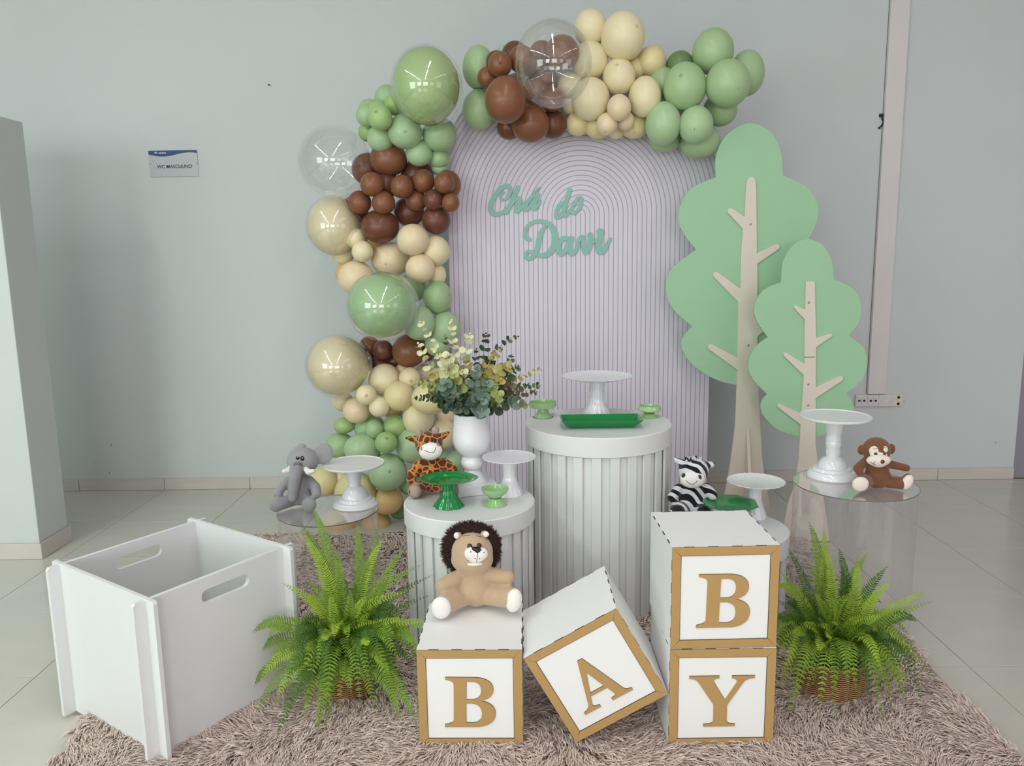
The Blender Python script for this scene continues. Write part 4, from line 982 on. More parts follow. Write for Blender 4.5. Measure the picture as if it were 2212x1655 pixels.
# ------------------------------------------------------------------ balloons
def latex(name, c, c2=None, sss=0.0):
    return mat(name, srgb(*c), rough=0.30, spec=0.42, noise=0.03, nscale=3, col2=srgb(*c2) if c2 else None)
BM = {'g': latex('sage_latex', (168, 196, 148)), 'y': latex('lime_latex', (166, 196, 130)), 'm': latex('mint_latex', (174, 202, 158)), 'c': latex('cream_latex', (238, 226, 186)), 'p': latex('peach_latex', (236, 215, 178)),
      'b': latex('brown_latex', (134, 86, 60)), 'd': latex('dark_brown_latex', (112, 68, 52)), 'l': latex('yellow_latex', (230, 216, 164)), 'o': latex('tan_latex', (222, 184, 128)), 'k': latex('deep_green_latex', (110, 140, 88))}
CN = {'g': 'sage green', 'y': 'lime green', 'm': 'mint green', 'c': 'cream', 'p': 'peach cream', 'b': 'brown', 'd': 'dark brown', 'l': 'pale yellow', 'o': 'tan', 'k': 'deep green'}
# cluster: (phrase, list of (colour, u, v, rx, ry, layer))
BL = {
 'upper left green cluster': [('g', 836, 211, 27, 27, 0), ('g', 798, 238, 24, 24, 0), ('g', 792, 249, 23, 24, 1), ('y', 816, 244, 25, 26, 1), ('y', 821.5, 254, 26, 27, 2), ('y', 854, 225, 24, 24, 1), ('y', 795, 285, 21, 21, 0), ('m', 822, 298, 29, 29, 1), ('m', 875, 283.5, 37, 37, 2), ('g', 949, 290, 37, 37, 1), ('m', 905.5, 330, 29, 29, 2), ('g', 948, 341, 23, 24, 0), ('m', 949, 362, 17, 17, 0)],
 'left brown cluster': [('b', 839, 343, 40, 37, 1), ('d', 794, 365, 34, 34, 0), ('d', 901, 378, 36, 35, 0), ('d', 833, 398, 30, 30, 1), ('b', 804, 398, 26, 26, 3), ('b', 868, 403, 25, 25, 3), ('b', 914.5, 391, 24, 25, 3), ('b', 960, 395, 22, 23, 3), ('b', 967, 399, 29, 31, 1), ('b', 777, 437, 25, 25, 3), ('b', 828.5, 438, 25, 25, 3), ('b', 899.5, 433, 23, 23, 3), ('d', 937, 432, 23, 23, 2), ('b', 973.5, 437.6, 19, 20, 3), ('d', 763.5, 456, 32, 31, 1), ('d', 821, 489, 41, 36, 2), ('d', 883, 457, 33, 32, 1), ('d', 942, 475, 31, 31, 1)],
 'left cream cluster': [('p', 892, 518, 35, 34, 1), ('c', 940, 542, 32, 33, 0), ('p', 843.5, 560, 42, 37, 2), ('p', 908, 580, 32, 31, 1), ('c', 943, 593, 21, 24, 0), ('c', 766.5, 514, 24, 23, 1), ('c', 783, 543, 23, 23, 2), ('c', 741.5, 550, 23, 22, 2), ('p', 769, 600, 39, 37, 1), ('o', 746, 590, 22, 23, 0), ('o', 804, 520, 27, 26, 0)],
 'middle left green cluster': [('m', 889, 623, 31, 31, 0), ('g', 945, 642, 31, 37, 1), ('m', 905, 697, 35, 38, 1), ('m', 961, 708, 34, 36, 0), ('m', 945, 742, 28, 28, 0)],
 'lower left brown cluster': [('b', 798, 749, 23, 23, 0), ('d', 827, 756, 22, 22, 1), ('b', 883, 758, 36, 36, 1), ('d', 819, 787, 25, 25, 0), ('d', 852, 780, 20, 20, 0), ('b', 919, 758, 22, 24, 0)],
 'lower left cream cluster': [('c', 831.5, 821, 36, 36, 1), ('c', 874, 803, 21, 21, 1), ('p', 885, 816, 23, 23, 2), ('p', 916, 806, 20, 20, 1), ('l', 862, 855, 33, 33, 2), ('c', 791, 853, 22, 22, 3), ('c', 819, 879, 22, 22, 3), ('p', 741, 867, 22, 22, 0), ('p', 771, 886, 30, 29, 1), ('l', 928, 861, 39, 35, 2), ('c', 904, 903, 34, 36, 1), ('p', 964, 894, 24, 24, 0), ('p', 958, 936, 31, 34, 0), ('o', 850, 888, 20, 20, 0)],
 'bottom green cluster': [('y', 743.6, 919, 23, 17.5, 1), ('m', 798, 922, 33, 29, 0), ('g', 809, 927, 20, 21, 1), ('y', 854, 921, 27, 26, 1), ('m', 881, 922, 24, 24, 0), ('y', 834, 956, 24, 23.5, 3), ('g', 734, 962, 32, 28, 0), ('m', 783, 969, 40, 33, 1), ('m', 893.5, 961, 39, 40, 1), ('m', 837.5, 1019, 41, 40.5, 2), ('m', 884, 1045, 24, 24, 0), ('m', 955, 988, 20, 20, 0), ('m', 979, 998, 24, 25, 0), ('g', 766, 904, 15, 15, 0)],
 'bottom yellow cluster': [('l', 700, 1041, 33, 33, 0), ('l', 768, 1064, 45, 45, 1), ('c', 739, 1038, 21, 21, 0), ('o', 837, 1080, 33, 32, 1), ('o', 812, 1133, 33, 33, 0), ('k', 863, 1101, 22, 21, 0), ('o', 735, 1128, 38, 34, 0)],
 'top left green cluster': [('g', 1034, 146, 35, 46, 0), ('g', 1036, 236, 37, 42, 0), ('m', 1087, 112, 14, 14, 0)],
 'top brown cluster': [('b', 1080, 139, 26, 27, 2), ('d', 1072, 132, 22, 22, 1), ('b', 1053, 168, 22, 23, 1), ('d', 1112, 119, 29, 29, 0), ('b', 1127, 128, 29, 29, 1), ('b', 1214, 113, 37, 36, 2), ('b', 1170, 117, 28, 28, 1), ('d', 1150, 135, 30, 30, 1), ('b', 1092, 215.5, 45, 49.5, 3), ('b', 1146, 268, 41, 39, 2), ('d', 1100, 275, 27, 26, 0), ('d', 1194, 269, 30, 30, 0), ('b', 1157, 196, 32, 32, 0), ('b', 1192, 215, 26, 26, 1), ('d', 1178, 172, 29, 29, 0)],
 'top cream cluster': [('c', 1276, 60, 36, 39, 0), ('c', 1345.5, 78.5, 47.5, 51.5, 2), ('c', 1274, 131, 40, 40, 1), ('l', 1407, 132, 32, 32, 0), ('l', 1372, 147, 24, 25, 0), ('c', 1337, 166, 35.5, 39, 2), ('c', 1276, 214, 41, 45, 2), ('c', 1233, 187, 30, 30, 1), ('c', 1233, 225, 23, 22, 1), ('c', 1393, 209, 35, 43, 2), ('p', 1337, 232.6, 26, 28, 3), ('p', 1311, 268, 23, 24, 3), ('p', 1351, 261, 19.5, 20, 2), ('l', 1249, 267, 27, 26, 0), ('l', 1292, 272, 29, 27, 0), ('l', 1371, 270, 31, 29, 0), ('c', 1331, 283, 18, 17, 0)],
 'top right green cluster': [('g', 1540, 111, 44, 48, 1), ('g', 1613, 158, 37, 48, 0), ('k', 1469, 140, 30, 29, 0), ('k', 1499, 140, 19, 19, 0), ('g', 1479, 187, 46, 50.5, 2), ('g', 1572, 180, 48, 50, 2), ('g', 1431, 181, 31, 35, 0), ('m', 1432.5, 267, 38, 46, 2), ('g', 1556, 236, 36, 36, 0), ('m', 1503, 269, 37, 40, 2), ('g', 1436, 300, 33, 28, 0), ('g', 1512, 305, 43, 38, 1)],
}
sph = MB().ell((0, 0, 0), 1.0, 36, 24)
# latex skin narrows slightly toward the neck
sph.v = [(x * (1 - 0.05 * z if z < 0 else 1 - 0.015 * z), y * (1 - 0.05 * z if z < 0 else 1 - 0.015 * z), z) for x, y, z in [(p[0], p[1], p[2]) for p in sph.v]]
sph_me = {k: sph.mesh('balloon_' + k) for k in BM}
for k in BM: sph_me[k].materials.append(BM[k])
flat = []
for cname, L_ in BL.items():
    for e in L_: flat.append((e[5], cname) + e)
flat.sort(key=lambda e: e[0])
placed = []
def solve_y(u, v, rx, ry, y0, others, q=0.88):
    y = y0
    for _ in range(60):
        P = PY(u, v, y); r = (rx + ry) / 2 * mpp(P); need = None
        for (Q, rq) in others:
            dx = (P.x - Q.x) ** 2 + (P.z - Q.z) ** 2; s = q * (r + rq)
            if dx < s * s:
                yn = Q.y - math.sqrt(s * s - dx)
                if y > yn + 1e-4: need = yn if need is None else min(need, yn)
        if need is None: break
        y = need
    return y
made = []
for (lay, cname, col, u, v, rx, ry, _) in flat:
    base = 4.53
    if u < 930 and v > 320: base = 4.66
    if 'bottom' in cname: base = 4.42 + 0.16
    P = PY(u, v, base); r = (rx + ry) / 2 * mpp(P)
    y0 = base - r - 0.004
    y = solve_y(u, v, rx, ry, y0, [b for b in placed if b[2] < lay or abs(b[3] - u) + abs(b[4] - v) < 16] and [(b[0], b[1]) for b in placed if b[2] < lay or abs(b[3] - u) + abs(b[4] - v) < 16])
    y = max(y, y0 - 0.42)
    P = PY(u, v, y); k = mpp(P)
    placed.append((P, (rx + ry) / 2 * k, lay, u, v)); made.append((cname, col, u, v, rx, ry, lay, P, k))
size = lambda r: 'small' if r < 25.5 else ('medium' if r < 35.5 else 'large')
grp = {}
for mb_ in made: grp.setdefault((mb_[0], mb_[1], size((mb_[4] + mb_[5]) / 2)), []).append(mb_)
for (cname, col, sz_), lst in grp.items():
    lst.sort(key=lambda e: e[3])
    for i, (_, _, u, v, rx, ry, lay, P, k) in enumerate(lst):
        o = bpy.data.objects.new('balloon', sph_me[col]); COL.objects.link(o); o.location = P
        o.scale = (rx * k, (rx + ry) / 2 * k, ry * k)
        n = len(lst)
        if n == 1: lab = f'only {sz_} {CN[col]} balloon in the {cname}'
        else: lab = f'{ORD[i]}{"highest" if i else "highest"} {sz_} {CN[col]} balloon in the {cname}'
        tag(o, lab, 'balloon', 'balloons of the ' + cname)
# dark stretched tips that face the camera
M_TIP = {k: mat('tip_' + k, tuple(c * 0.78 for c in BM[k].node_tree.nodes['Principled BSDF'].inputs['Base Color'].default_value[:3]) + (1,), rough=0.4, noise=0.1) for k in BM}
tips = [(1375, 56), (1471, 163), (1595, 190), (1080, 136), (1308, 284), (1333, 140), (1500, 279), (1355, 246), (861, 905), (835, 947), (841, 1018), (875, 285), (833, 570), (970, 637), (791, 855), (888, 823), (812, 242), (1370, 285)]
def nearest(u, v):
    best = None
    for ob in bpy.data.objects:
        if ob.get('category') == 'balloon' and ob.type == 'MESH' and not ob.get('bubble'):
            P = ob.location; d = ray(u, v).normalized(); s = Vector((d.x / ob.scale.x, d.y / ob.scale.y, d.z / ob.scale.z)); e = CAM - P
            e = Vector((e.x / ob.scale.x, e.y / ob.scale.y, e.z / ob.scale.z)); a = s.dot(s); b = 2 * s.dot(e); c = e.dot(e) - 1; q = b * b - 4 * a * c
            if q > 0:
                tt = (-b - math.sqrt(q)) / (2 * a)
                if best is None or tt < best[0]: best = (tt, ob, e + s * tt)
    return best
for (u, v) in tips:
    b = nearest(u, v)
    if b:
        ob, n = b[1], b[2].normalized()
        q = n.to_track_quat('Z', 'Y').to_matrix().to_4x4(); kk = 3.0 * mpp(ob.location)
        mb = MB().lathe([(1.5, -0.25), (1.2, 0.0), (0.55, 0.16), (0.35, 0.5), (0.001, 0.62)], 10, cap=False)
        Sc = Matrix.Diagonal((1 / ob.scale.x, 1 / ob.scale.y, 1 / ob.scale.z, 1))
        mb.xf(Matrix.Translation(n) @ Sc @ q @ Matrix.Scale(kk, 4))
        mb.build('balloon_tip', M_TIP[[k for k in BM if ob.data.name == 'balloon_' + k][0]], ob)
# bubble balloons
bub = [(922, 188, 79, 87, 'g', 'big clear bubble balloon with green balloon inside, top left of the arch', 4.22), (723.5, 349.5, 78, 77, None, 'empty clear bubble balloon at far left in front of the wall', 4.42), (724, 490, 63, 69, 'c', 'clear bubble balloon with cream balloon inside, below the empty left one', 4.55),
       (827, 661, 79, 76, 'm', 'clear bubble balloon with mint balloon inside, middle of the left column', 4.20), (732, 791, 72, 70.5, 'c', 'clear bubble balloon with cream balloon inside, lower left of the column', 4.42), (1194.5, 139.5, 84, 91.5, None, 'largest empty clear bubble balloon in front of the top brown balloons', 4.02)]
bb_me = MB().ell((0, 0, 0), 1.0, 56, 36).mesh('film'); bb_me.materials.append(M_BUBBLE)
M_INN = {'g': latex('inner_green_latex', (172, 200, 136)), 'm': latex('inner_mint_latex', (168, 204, 150)), 'c': latex('inner_cream_latex', (234, 222, 184))}
for (u, v, rx, ry, inn, lab, y) in bub:
    k0 = mpp(PY(u, v, y))
    P = PY(u, v, y); k = mpp(P)
    t = thing('bubble_balloon', tuple(P), lab, 'balloon', 'clear bubble balloons')
    o = obj('film', bb_me, None, t); o.scale = (rx * k, (rx + ry) / 2 * k, ry * k)
    if inn:
        f = 0.915
        i_ = MB().ell((0, 0, 0), 1.0, 40, 26).build('inner_balloon', M_INN[inn], t)
        i_.scale = (rx * k * f, (rx + ry) / 2 * k * f, ry * k * f); i_.location = (-0.02 * rx * k, 0, 0.02 * ry * k) if u < 1000 else (0, 0, 0)
    MB().lathe([(0.012, 0.0), (0.006, -0.012), (0.004, -0.02), (0.010, -0.034)], 12, cap=False).build('tied_neck', M_BUBBLE, t, (0, rx * k * 0.97, 0)).rotation_euler = (PI / 2, 0, 0)
# ------------------------------------------------------------------ eucalyptus in the vase
LM = {'c': mat('cream_leaf', srgb(226, 224, 178), rough=0.55, noise=0.10, nscale=40), 'y': mat('ochre_leaf', srgb(190, 176, 98), rough=0.55, noise=0.2, nscale=40), 'g': mat('green_leaf', srgb(92, 116, 78), rough=0.5, noise=0.25, nscale=40),
      'd': mat('dark_leaf', srgb(62, 82, 64), rough=0.5, noise=0.3, nscale=40), 'b': mat('blue_grey_leaf', srgb(120, 142, 128), rough=0.55, noise=0.2, nscale=40), 'l': mat('light_green_leaf', srgb(166, 180, 106), rough=0.5, noise=0.15, nscale=40),
      'r': mat('bronze_leaf', srgb(120, 104, 84), rough=0.5, noise=0.25, nscale=40)}
M_STEM = mat('stem', srgb(120, 120, 84), rough=0.6, noise=0.1)
M_STEMC = mat('cream_stem', srgb(206, 202, 158), rough=0.6, noise=0.1)
def leaf_mesh(key):
    v = [(0, 0, 0)]; n = 10
    ring = []
    for i in range(n):
        a = 2 * PI * i / n; ring.append((0.5 * math.sin(a), 0.5 - 0.5 * math.cos(a), 0.06 * math.cos(2 * a) + 0.05))
    v = ring + [(0, 0.5, -0.03)]
    f = [(i, (i + 1) % n, n) for i in range(n)]
    mb = MB().add(v, f, True); me = mb.mesh('leaf_' + key); me.materials.append(LM[key]); return me
LEAF = {k: leaf_mesh(k) for k in LM}
BQ = thing('eucalyptus_bouquet', tuple(VTOP), 'bouquet of artificial eucalyptus in cream, ochre and dark green in the white vase', 'bouquet')
Sb, ob_ = 6.506, (860, 680)
bp = lambda x, y_, d: PY(ob_[0] + x / Sb, ob_[1] + y_ / Sb, VTOP.y - d) - VTOP
# (colour, tip crop px, toward camera m, leaf px, pairs, bare length share, bend)
SPR = [('c', (310, 100), .00, 78, 9, .30, (560, 520)), ('c', (280, 400), .03, 105, 6, .35, (420, 760)), ('c', (755, 75), .00, 88, 8, .35, (745, 520)), ('c', (1010, 265), .02, 100, 5, .4, (880, 560)), ('d', (1235, 260), .00, 95, 5, .4, (1240, 520)),
       ('d', (1690, 305), .00, 80, 6, .45, (1200, 400)), ('y', (1460, 470), .03, 95, 6, .35, (1150, 680)), ('y', (1580, 740), .05, 130, 7, .3, (1280, 730)), ('y', (2010, 775), .03, 72, 7, .5, (1560, 860)), ('g', (1990, 1000), .04, 76, 7, .5, (1560, 930)),
       ('g', (1590, 570), .02, 85, 6, .4, (1600, 800)), ('r', (1950, 1085), .05, 70, 7, .5, (1560, 1120)), ('b', (1770, 1255), .07, 120, 4, .5, (1440, 1170)), ('l', (1880, 1270), .05, 85, 4, .6, (1560, 1180)), ('l', (220, 975), .05, 78, 7, .45, (620, 940)),
       ('d', (235, 1170), .05, 72, 8, .45, (640, 1140)), ('c', (680, 560), .07, 130, 6, .4, (720, 860)), ('c', (640, 660), .06, 150, 5, .4, (740, 900)), ('c', (520, 480), .03, 90, 6, .4, (640, 800)), ('l', (780, 840), .09, 110, 5, .5, (860, 1050)),
       ('b', (660, 960), .10, 135, 6, .5, (760, 1150)), ('b', (1110, 730), .11, 110, 8, .2, (1040, 1050)), ('b', (1250, 950), .10, 150, 5, .4, (1180, 1160)), ('b', (1180, 1330), .13, 150, 4, .5, (1120, 1240)), ('b', (1180, 1190), .13, 150, 5, .4, (1100, 1200)), ('l', (1440, 1130), .11, 130, 4, .5, (1300, 1180)),
       ('l', (1360, 1020), .10, 95, 4, .6, (1240, 1160)), ('y', (1450, 900), .07, 140, 5, .4, (1250, 1050)), ('r', (1600, 960), .06, 125, 5, .4, (1380, 1080)), ('g', (1690, 720), .02, 110, 5, .4, (1480, 900)), ('y', (1300, 840), .05, 120, 5, .4, (1150, 950)),
       ('d', (520, 1200), .08, 95, 6, .4, (760, 1180)), ('d', (700, 1290), .10, 95, 6, .3, (840, 1220)), ('d', (820, 1340), .12, 95, 6, .2, (900, 1250)), ('d', (960, 1340), .13, 95, 6, .2, (980, 1250)), ('d', (1380, 1290), .09, 100, 5, .3, (1220, 1240)), ('d', (1270, 1350), .11, 90, 5, .3, (1150, 1250)), ('d', (880, 1130), .07, 110, 6, .3, (950, 1220)),
       ('d', (1060, 880), .02, 120, 6, .3, (1040, 1050)), ('r', (1200, 700), .00, 110, 5, .3, (1120, 950)), ('y', (960, 640), .00, 120, 6, .3, (1000, 900)), ('y', (800, 700), .01, 120, 6, .3, (920, 950)), ('c', (900, 780), .05, 100, 5, .3, (960, 980)), ('g', (1500, 1060), .05, 110, 5, .4, (1300, 1150)), ('d', (1340, 560), -.02, 95, 4, .4, (1240, 800)), ('y', (450, 830), .05, 100, 6, .4, (680, 980)), ('g', (560, 1060), .08, 110, 6, .4, (780, 1130)),
       ('d', (1100, 480), -.02, 80, 4, .5, (1080, 800)), ('d', (660, 300), -.02, 60, 2, .85, (800, 700)), ('g', (1250, 1180), .08, 120, 5, .3, (1120, 1240)), ('d', (1480, 720), -.03, 130, 6, .3, (1250, 950)), ('d', (1200, 980), .03, 130, 7, .2, (1100, 1150)), ('d', (640, 1180), .05, 120, 6, .2, (820, 1200))]
nleaf = 0; extra = {k: MB() for k in LM}
kb = mpp(VTOP) / Sb
for (c, tip, d, lp, pairs, bare, ctl) in SPR:
    T = bp(tip[0], tip[1], d); C1 = bp(ctl[0], ctl[1], d * 0.7); B0 = Vector((RNG.uniform(-.012, .012), RNG.uniform(-.012, .012), -0.02))
    pts = [B0 * (1 - s) ** 2 + C1 * 2 * s * (1 - s) + T * s * s for s in [i / 14 for i in range(15)]]
    sp = MB().tube(pts, [0.0016 - 0.0010 * i / 14 for i in range(15)], 6).build('sprig', M_STEMC if c in 'cy' else M_STEM, BQ)
    ntot = pairs * 2 + 1
    for j in range(pairs):
        s = bare + (1 - bare) * (j + 0.3) / pairs * 0.99
        p = B0 * (1 - s) ** 2 + C1 * 2 * s * (1 - s) + T * s * s
        tg = ((C1 - B0) * (1 - s) + (T - C1) * s).normalized()
        a = Vector((0, -1, 0)) if j % 2 else Vector((tg.z, 0.15, -tg.x)); a = (a - tg * a.dot(tg))
        if a.length < 0.05: a = tg.orthogonal()
        a.normalize(); rot0 = RNG.uniform(-0.5, 0.5)
        taper = 1.0 - 0.32 * (j / max(pairs - 1, 1)) ** 1.5
        for sgn in (1, -1):
            dr = (Matrix.Rotation(rot0, 3, tg) @ a) * sgn
            Yax = (dr * 0.85 + tg * RNG.uniform(0.25, 0.7)).normalized()
            Zax = (tg * 0.75 - dr * 0.3 + Vector((RNG.uniform(-.3, .3), -0.75 + RNG.uniform(-.3, .3), RNG.uniform(0, .4)))); Zax = (Zax - Yax * Zax.dot(Yax)).normalized(); Xax = Yax.cross(Zax)
            sz_ = 1.22 * lp * kb * taper * RNG.uniform(0.85, 1.1)
            Mx = Matrix((Xax, Yax, Zax)).transposed().to_4x4() @ Matrix.Scale(sz_, 4); Mx.translation = p
            cc = c if RNG.random() > 0.12 else {'c': 'l', 'y': 'c', 'g': 'd', 'd': 'g', 'b': 'g', 'l': 'y', 'r': 'y'}[c]
            if nleaf < 296:
                o = bpy.data.objects.new('leaf', LEAF[cc]); COL.objects.link(o); o.parent = sp; o.matrix_local = Mx; nleaf += 1
            else:
                me = LEAF[cc]; extra[cc].add([Mx @ v.co for v in me.vertices], [tuple(q.vertices) for q in me.polygons], True)
    # tip bud
    MB().ell(T, lp * kb * 0.16, 8, 6).build('bud', LM[c], sp)
# whorl fill of inner leaves
for i in range(260):
    a = RNG.uniform(0, 2 * PI); rr_ = 0.13 * math.sqrt(RNG.random()); h = RNG.uniform(0.005, 0.16)
    p = Vector((rr_ * math.cos(a) * (0.75 + 0.6 * h / 0.16), 0.02 + 0.6 * rr_ * math.sin(a), h * (1 - 0.5 * (rr_ / 0.13) ** 2) + 0.005))
    Yax = (p.normalized() + Vector((RNG.normal(0, .4), RNG.normal(0, .4), RNG.normal(0, .4)))).normalized()
    Zax = Vector((RNG.normal(0, .5), -0.8, RNG.normal(0.3, .4))); Zax = (Zax - Yax * Zax.dot(Yax)).normalized(); Xax = Yax.cross(Zax)
    Mx = Matrix((Xax, Yax, Zax)).transposed().to_4x4() @ Matrix.Scale(RNG.uniform(0.024, 0.04), 4); Mx.translation = p
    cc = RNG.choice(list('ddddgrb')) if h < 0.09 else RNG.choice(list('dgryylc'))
    me = LEAF[cc]; extra[cc].add([Mx @ v.co for v in me.vertices], [tuple(q.vertices) for q in me.polygons], True)
for k, mb in extra.items():
    if mb.v: o = mb.build('inner_leaves', LM[k], BQ); o['kind'] = 'stuff'

# ------------------------------------------------------------------ wicker baskets and ferns
M_WICK = mat('wicker', srgb(186, 138, 94), rough=0.5, noise=0.3, nscale=45)
M_WICKD = mat('dark_wicker', srgb(92, 60, 40), rough=0.6, noise=0.3, nscale=45)
M_SOIL = mat('soil', srgb(52, 40, 32), rough=0.95, noise=0.4, nscale=60)
def basket(u, v, rtop, rbot, hpx, lab, phase):
    P = PZ(u, v, RUGZ); k = mpp(P); Rt, Rb_, h = rtop * k, rbot * k, hpx * k
    t = thing('wicker_basket', tuple(P), lab, 'basket', 'wicker baskets holding the ferns')
    nr = 18; lob = 11
    MB().lathe([(Rb_ * 0.86, 0.001), (Rb_ * 0.87, 0.01), (Rt * 0.86, h * 0.93), (Rt * 0.80, h * 0.93), (0.002, h * 0.9)], 40).build('liner', M_WICKD, t)
    for j in range(nr):
        z = 0.006 + (h - 0.012) * j / (nr - 1); r0 = Rb_ + (Rt - Rb_) * j / (nr - 1)
        r0 *= 1 + 0.03 * math.sin(PI * j / (nr - 1))
        pts = []
        for i in range(lob * 8 + 1):
            a = 2 * PI * i / (lob * 8) + phase
            rr_ = r0 * (0.90 + 0.10 * abs(math.sin((a - phase) * lob / 2)) ** 0.75); pts.append((rr_ * math.cos(a), rr_ * math.sin(a), z - 0.002 * abs(math.sin((a - phase) * lob / 2))))
        MB().tube(pts, 0.0024 if j < nr - 1 else 0.0045, 6, cap=False).build('weave_ring', M_WICK, t)
    for i in range(lob):
        a = 2 * PI * i / lob + phase
        MB().tube([(Rb_ * 0.89 * math.cos(a), Rb_ * 0.89 * math.sin(a), 0.002), (Rt * 0.89 * math.cos(a), Rt * 0.89 * math.sin(a), h)], 0.0032, 6).build('stake', M_WICKD, t)
    return P, k, Rt, h
FM = [mat('fern_green', srgb(126, 160, 48), rough=0.5, spec=0.35, noise=0.2, nscale=30, sss=0.0), mat('fern_lime', srgb(158, 188, 62), rough=0.5, spec=0.35, noise=0.15, nscale=30), mat('fern_deep', srgb(76, 114, 40), rough=0.5, spec=0.35, noise=0.25, nscale=30), mat('fern_yellowing', srgb(168, 168, 62), rough=0.55, noise=0.2, nscale=30)]
for M in FM:      # leaflets are thin: let light through
    nt = M.node_tree; b = nt.nodes['Principled BSDF']; out = [n for n in nt.nodes if n.type == 'OUTPUT_MATERIAL'][0]
    tl = nt.nodes.new('ShaderNodeBsdfTranslucent'); mx = nt.nodes.new('ShaderNodeMixShader'); mx.inputs[0].default_value = 0.2
    src = b.inputs['Base Color'].links[0].from_socket
    nt.links.new(src, tl.inputs[0]); nt.links.new(b.outputs[0], mx.inputs[1]); nt.links.new(tl.outputs[0], mx.inputs[2]); nt.links.new(mx.outputs[0], out.inputs[0])
def frond(P0, C1, T, wid, npair, mi, parent, side=None):
    """P0 root, C1 control, T tip; pinnae in pairs"""
    N = 20
    q = lambda s: P0 * (1 - s) ** 2 + C1 * 2 * s * (1 - s) + T * s * s
    dq = lambda s: ((C1 - P0) * (1 - s) + (T - C1) * s).normalized()
    V = []; F = []
    def add(v, f):
        b = len(V); V.extend(v); F.extend([tuple(i + b for i in p) for p in f])
    up0 = side if side is not None else Vector((0, 0, 1))
    for i in range(N):
        s0, s1 = i / N, (i + 1) / N; a, b_ = q(s0), q(s1); x = dq(s0).cross(up0)
        x = x.normalized() if x.length > 1e-3 else Vector((1, 0, 0)); r = 0.0016 * (1 - 0.8 * s0)
        add([a - x * r, a + x * r, b_ + x * r * .9, b_ - x * r * .9, a + dq(s0).cross(x) * r, b_ + dq(s1).cross(x) * r], [(0, 4, 5, 3), (4, 1, 2, 5)])
    s_start = 0.22
    for j in range(npair):
        f = j / (npair - 1); s = s_start + (0.985 - s_start) * f
        p = q(s); tg = dq(s); x = tg.cross(up0)
        if x.length < 0.05: x = Vector((1, 0, 0)) - tg * tg.x
        x.normalize(); nz = x.cross(tg).normalized()
        L = 1.18 * wid * (min(1.0, 0.45 + f * 3.2) * (1 - max(0, f - 0.35) / 0.65) ** 0.75 * 0.95 + 0.05)
        spacing = (T - P0).length * (0.985 - s_start) / npair * 1.15
        hw = min(spacing * 0.34, L * 0.24)
        for sg in (1, -1):
            LL = L * RNG.uniform(0.88, 1.08); d = (x * sg * 0.95 + tg * (0.22 + 0.35 * f) + nz * RNG.uniform(-0.18, 0.12)).normalized()
            w = d.cross(nz).normalized() * hw; dn = nz * (-LL * 0.16)
            base = p + tg * RNG.uniform(-.001, .001)
            add([base - w * 0.55, base + w * 0.55, base + d * LL * 0.5 + w + nz * 0.001, base + d * LL * 0.5 - w * 0.9 + nz * 0.001, base + d * LL + dn + tg * LL * 0.10, base + d * LL * 0.5 - nz * 0.0012],
                [(0, 5, 3), (0, 1, 5), (1, 2, 5), (3, 5, 4), (5, 2, 4)])
    me = fast_mesh('frond', np.array([tuple(p) for p in V]), [np.array([f_ for f_ in F if len(f_) == 4]), np.array([f_ for f_ in F if len(f_) == 3])], smooth=True)
    return obj('frond', me, FM[mi], parent)
def fern(P, k, Rt, h, tips, lab, nfill, seed, avoid=None):
    g = np.random.default_rng(seed)
    top = P + Vector((0, 0, h * 0.95))
    t = thing('boston_fern', tuple(top), lab, 'fern', 'potted ferns')
    t.name = 'potted_fern'
    MB().lathe([(Rt * 0.78, -0.012), (Rt * 0.70, 0.0), (Rt * 0.4, 0.012), (0.002, 0.016)], 24, cap=False).build('soil', M_SOIL, t)
    for (u, v, d, wpx, mi) in tips:
        T = PY(u, v, P.y - d) - top
        if T.z + top.z < 0.05: T = PZ(u, v, 0.05) - top
        a = math.atan2(T.y, T.x); P0 = Vector((Rt * 0.4 * math.cos(a), Rt * 0.4 * math.sin(a), 0.0))
        hor = Vector((T.x, T.y, 0)); dist = (T - P0).length
        C1 = P0 + hor * 0.55 + Vector((0, 0, max(0.09, T.z * 0.7 + 0.42 * hor.length) + g.uniform(-.02, .03)))
        if T.z > 0.17: C1 = P0 + hor * g.uniform(-0.35, 0.2) + Vector((g.uniform(-.05, .05), g.uniform(-.05, .02), T.z * 0.62))
        sd = Vector((0, -0.75, 0.65)) if T.z > 0.12 else Vector((-0.25 * np.sign(T.x), -0.55, 0.8))
        frond(P0, C1, T, wpx * k, int(max(18, dist / 0.0103)), mi, t, sd.normalized())
    for i in range(nfill):
        a = g.uniform(0, 2 * PI); L = g.uniform(0.10, 0.27); el = g.uniform(-0.5, 0.75)
        if i % 2: a = g.uniform(PI * 0.95, PI * 2.05); L = g.uniform(0.18, 0.36); el = g.uniform(-0.85, 0.15)
        T = Vector((L * math.cos(a), L * math.sin(a) * 0.8, 0.06 + L * el))
        if avoid and avoid(T + top): continue
        T.z = max(T.z, 0.035 - top.z)
        P0 = Vector((Rt * 0.4 * math.cos(a), Rt * 0.4 * math.sin(a), 0.0))
        C1 = P0 + Vector((T.x, T.y, 0)) * 0.45 + Vector((0, 0, 0.10 + 0.45 * L + max(T.z, 0) * 0.3))
        frond(P0, C1, T, g.uniform(14, 19) * k, int(max(16, (T - P0).length / 0.0105)), int(g.choice([0, 2, 2, 0, 1])), t, Vector((0, -0.5, 0.85)).normalized())
    return t
P1, k1_, R1, h1 = basket(752, 1492, 63, 57, 92, 'wicker basket mostly hidden under the left fern', 0.1)
c3 = lambda x, y: (520 + x / 3.183, 1100 + y / 3.183)
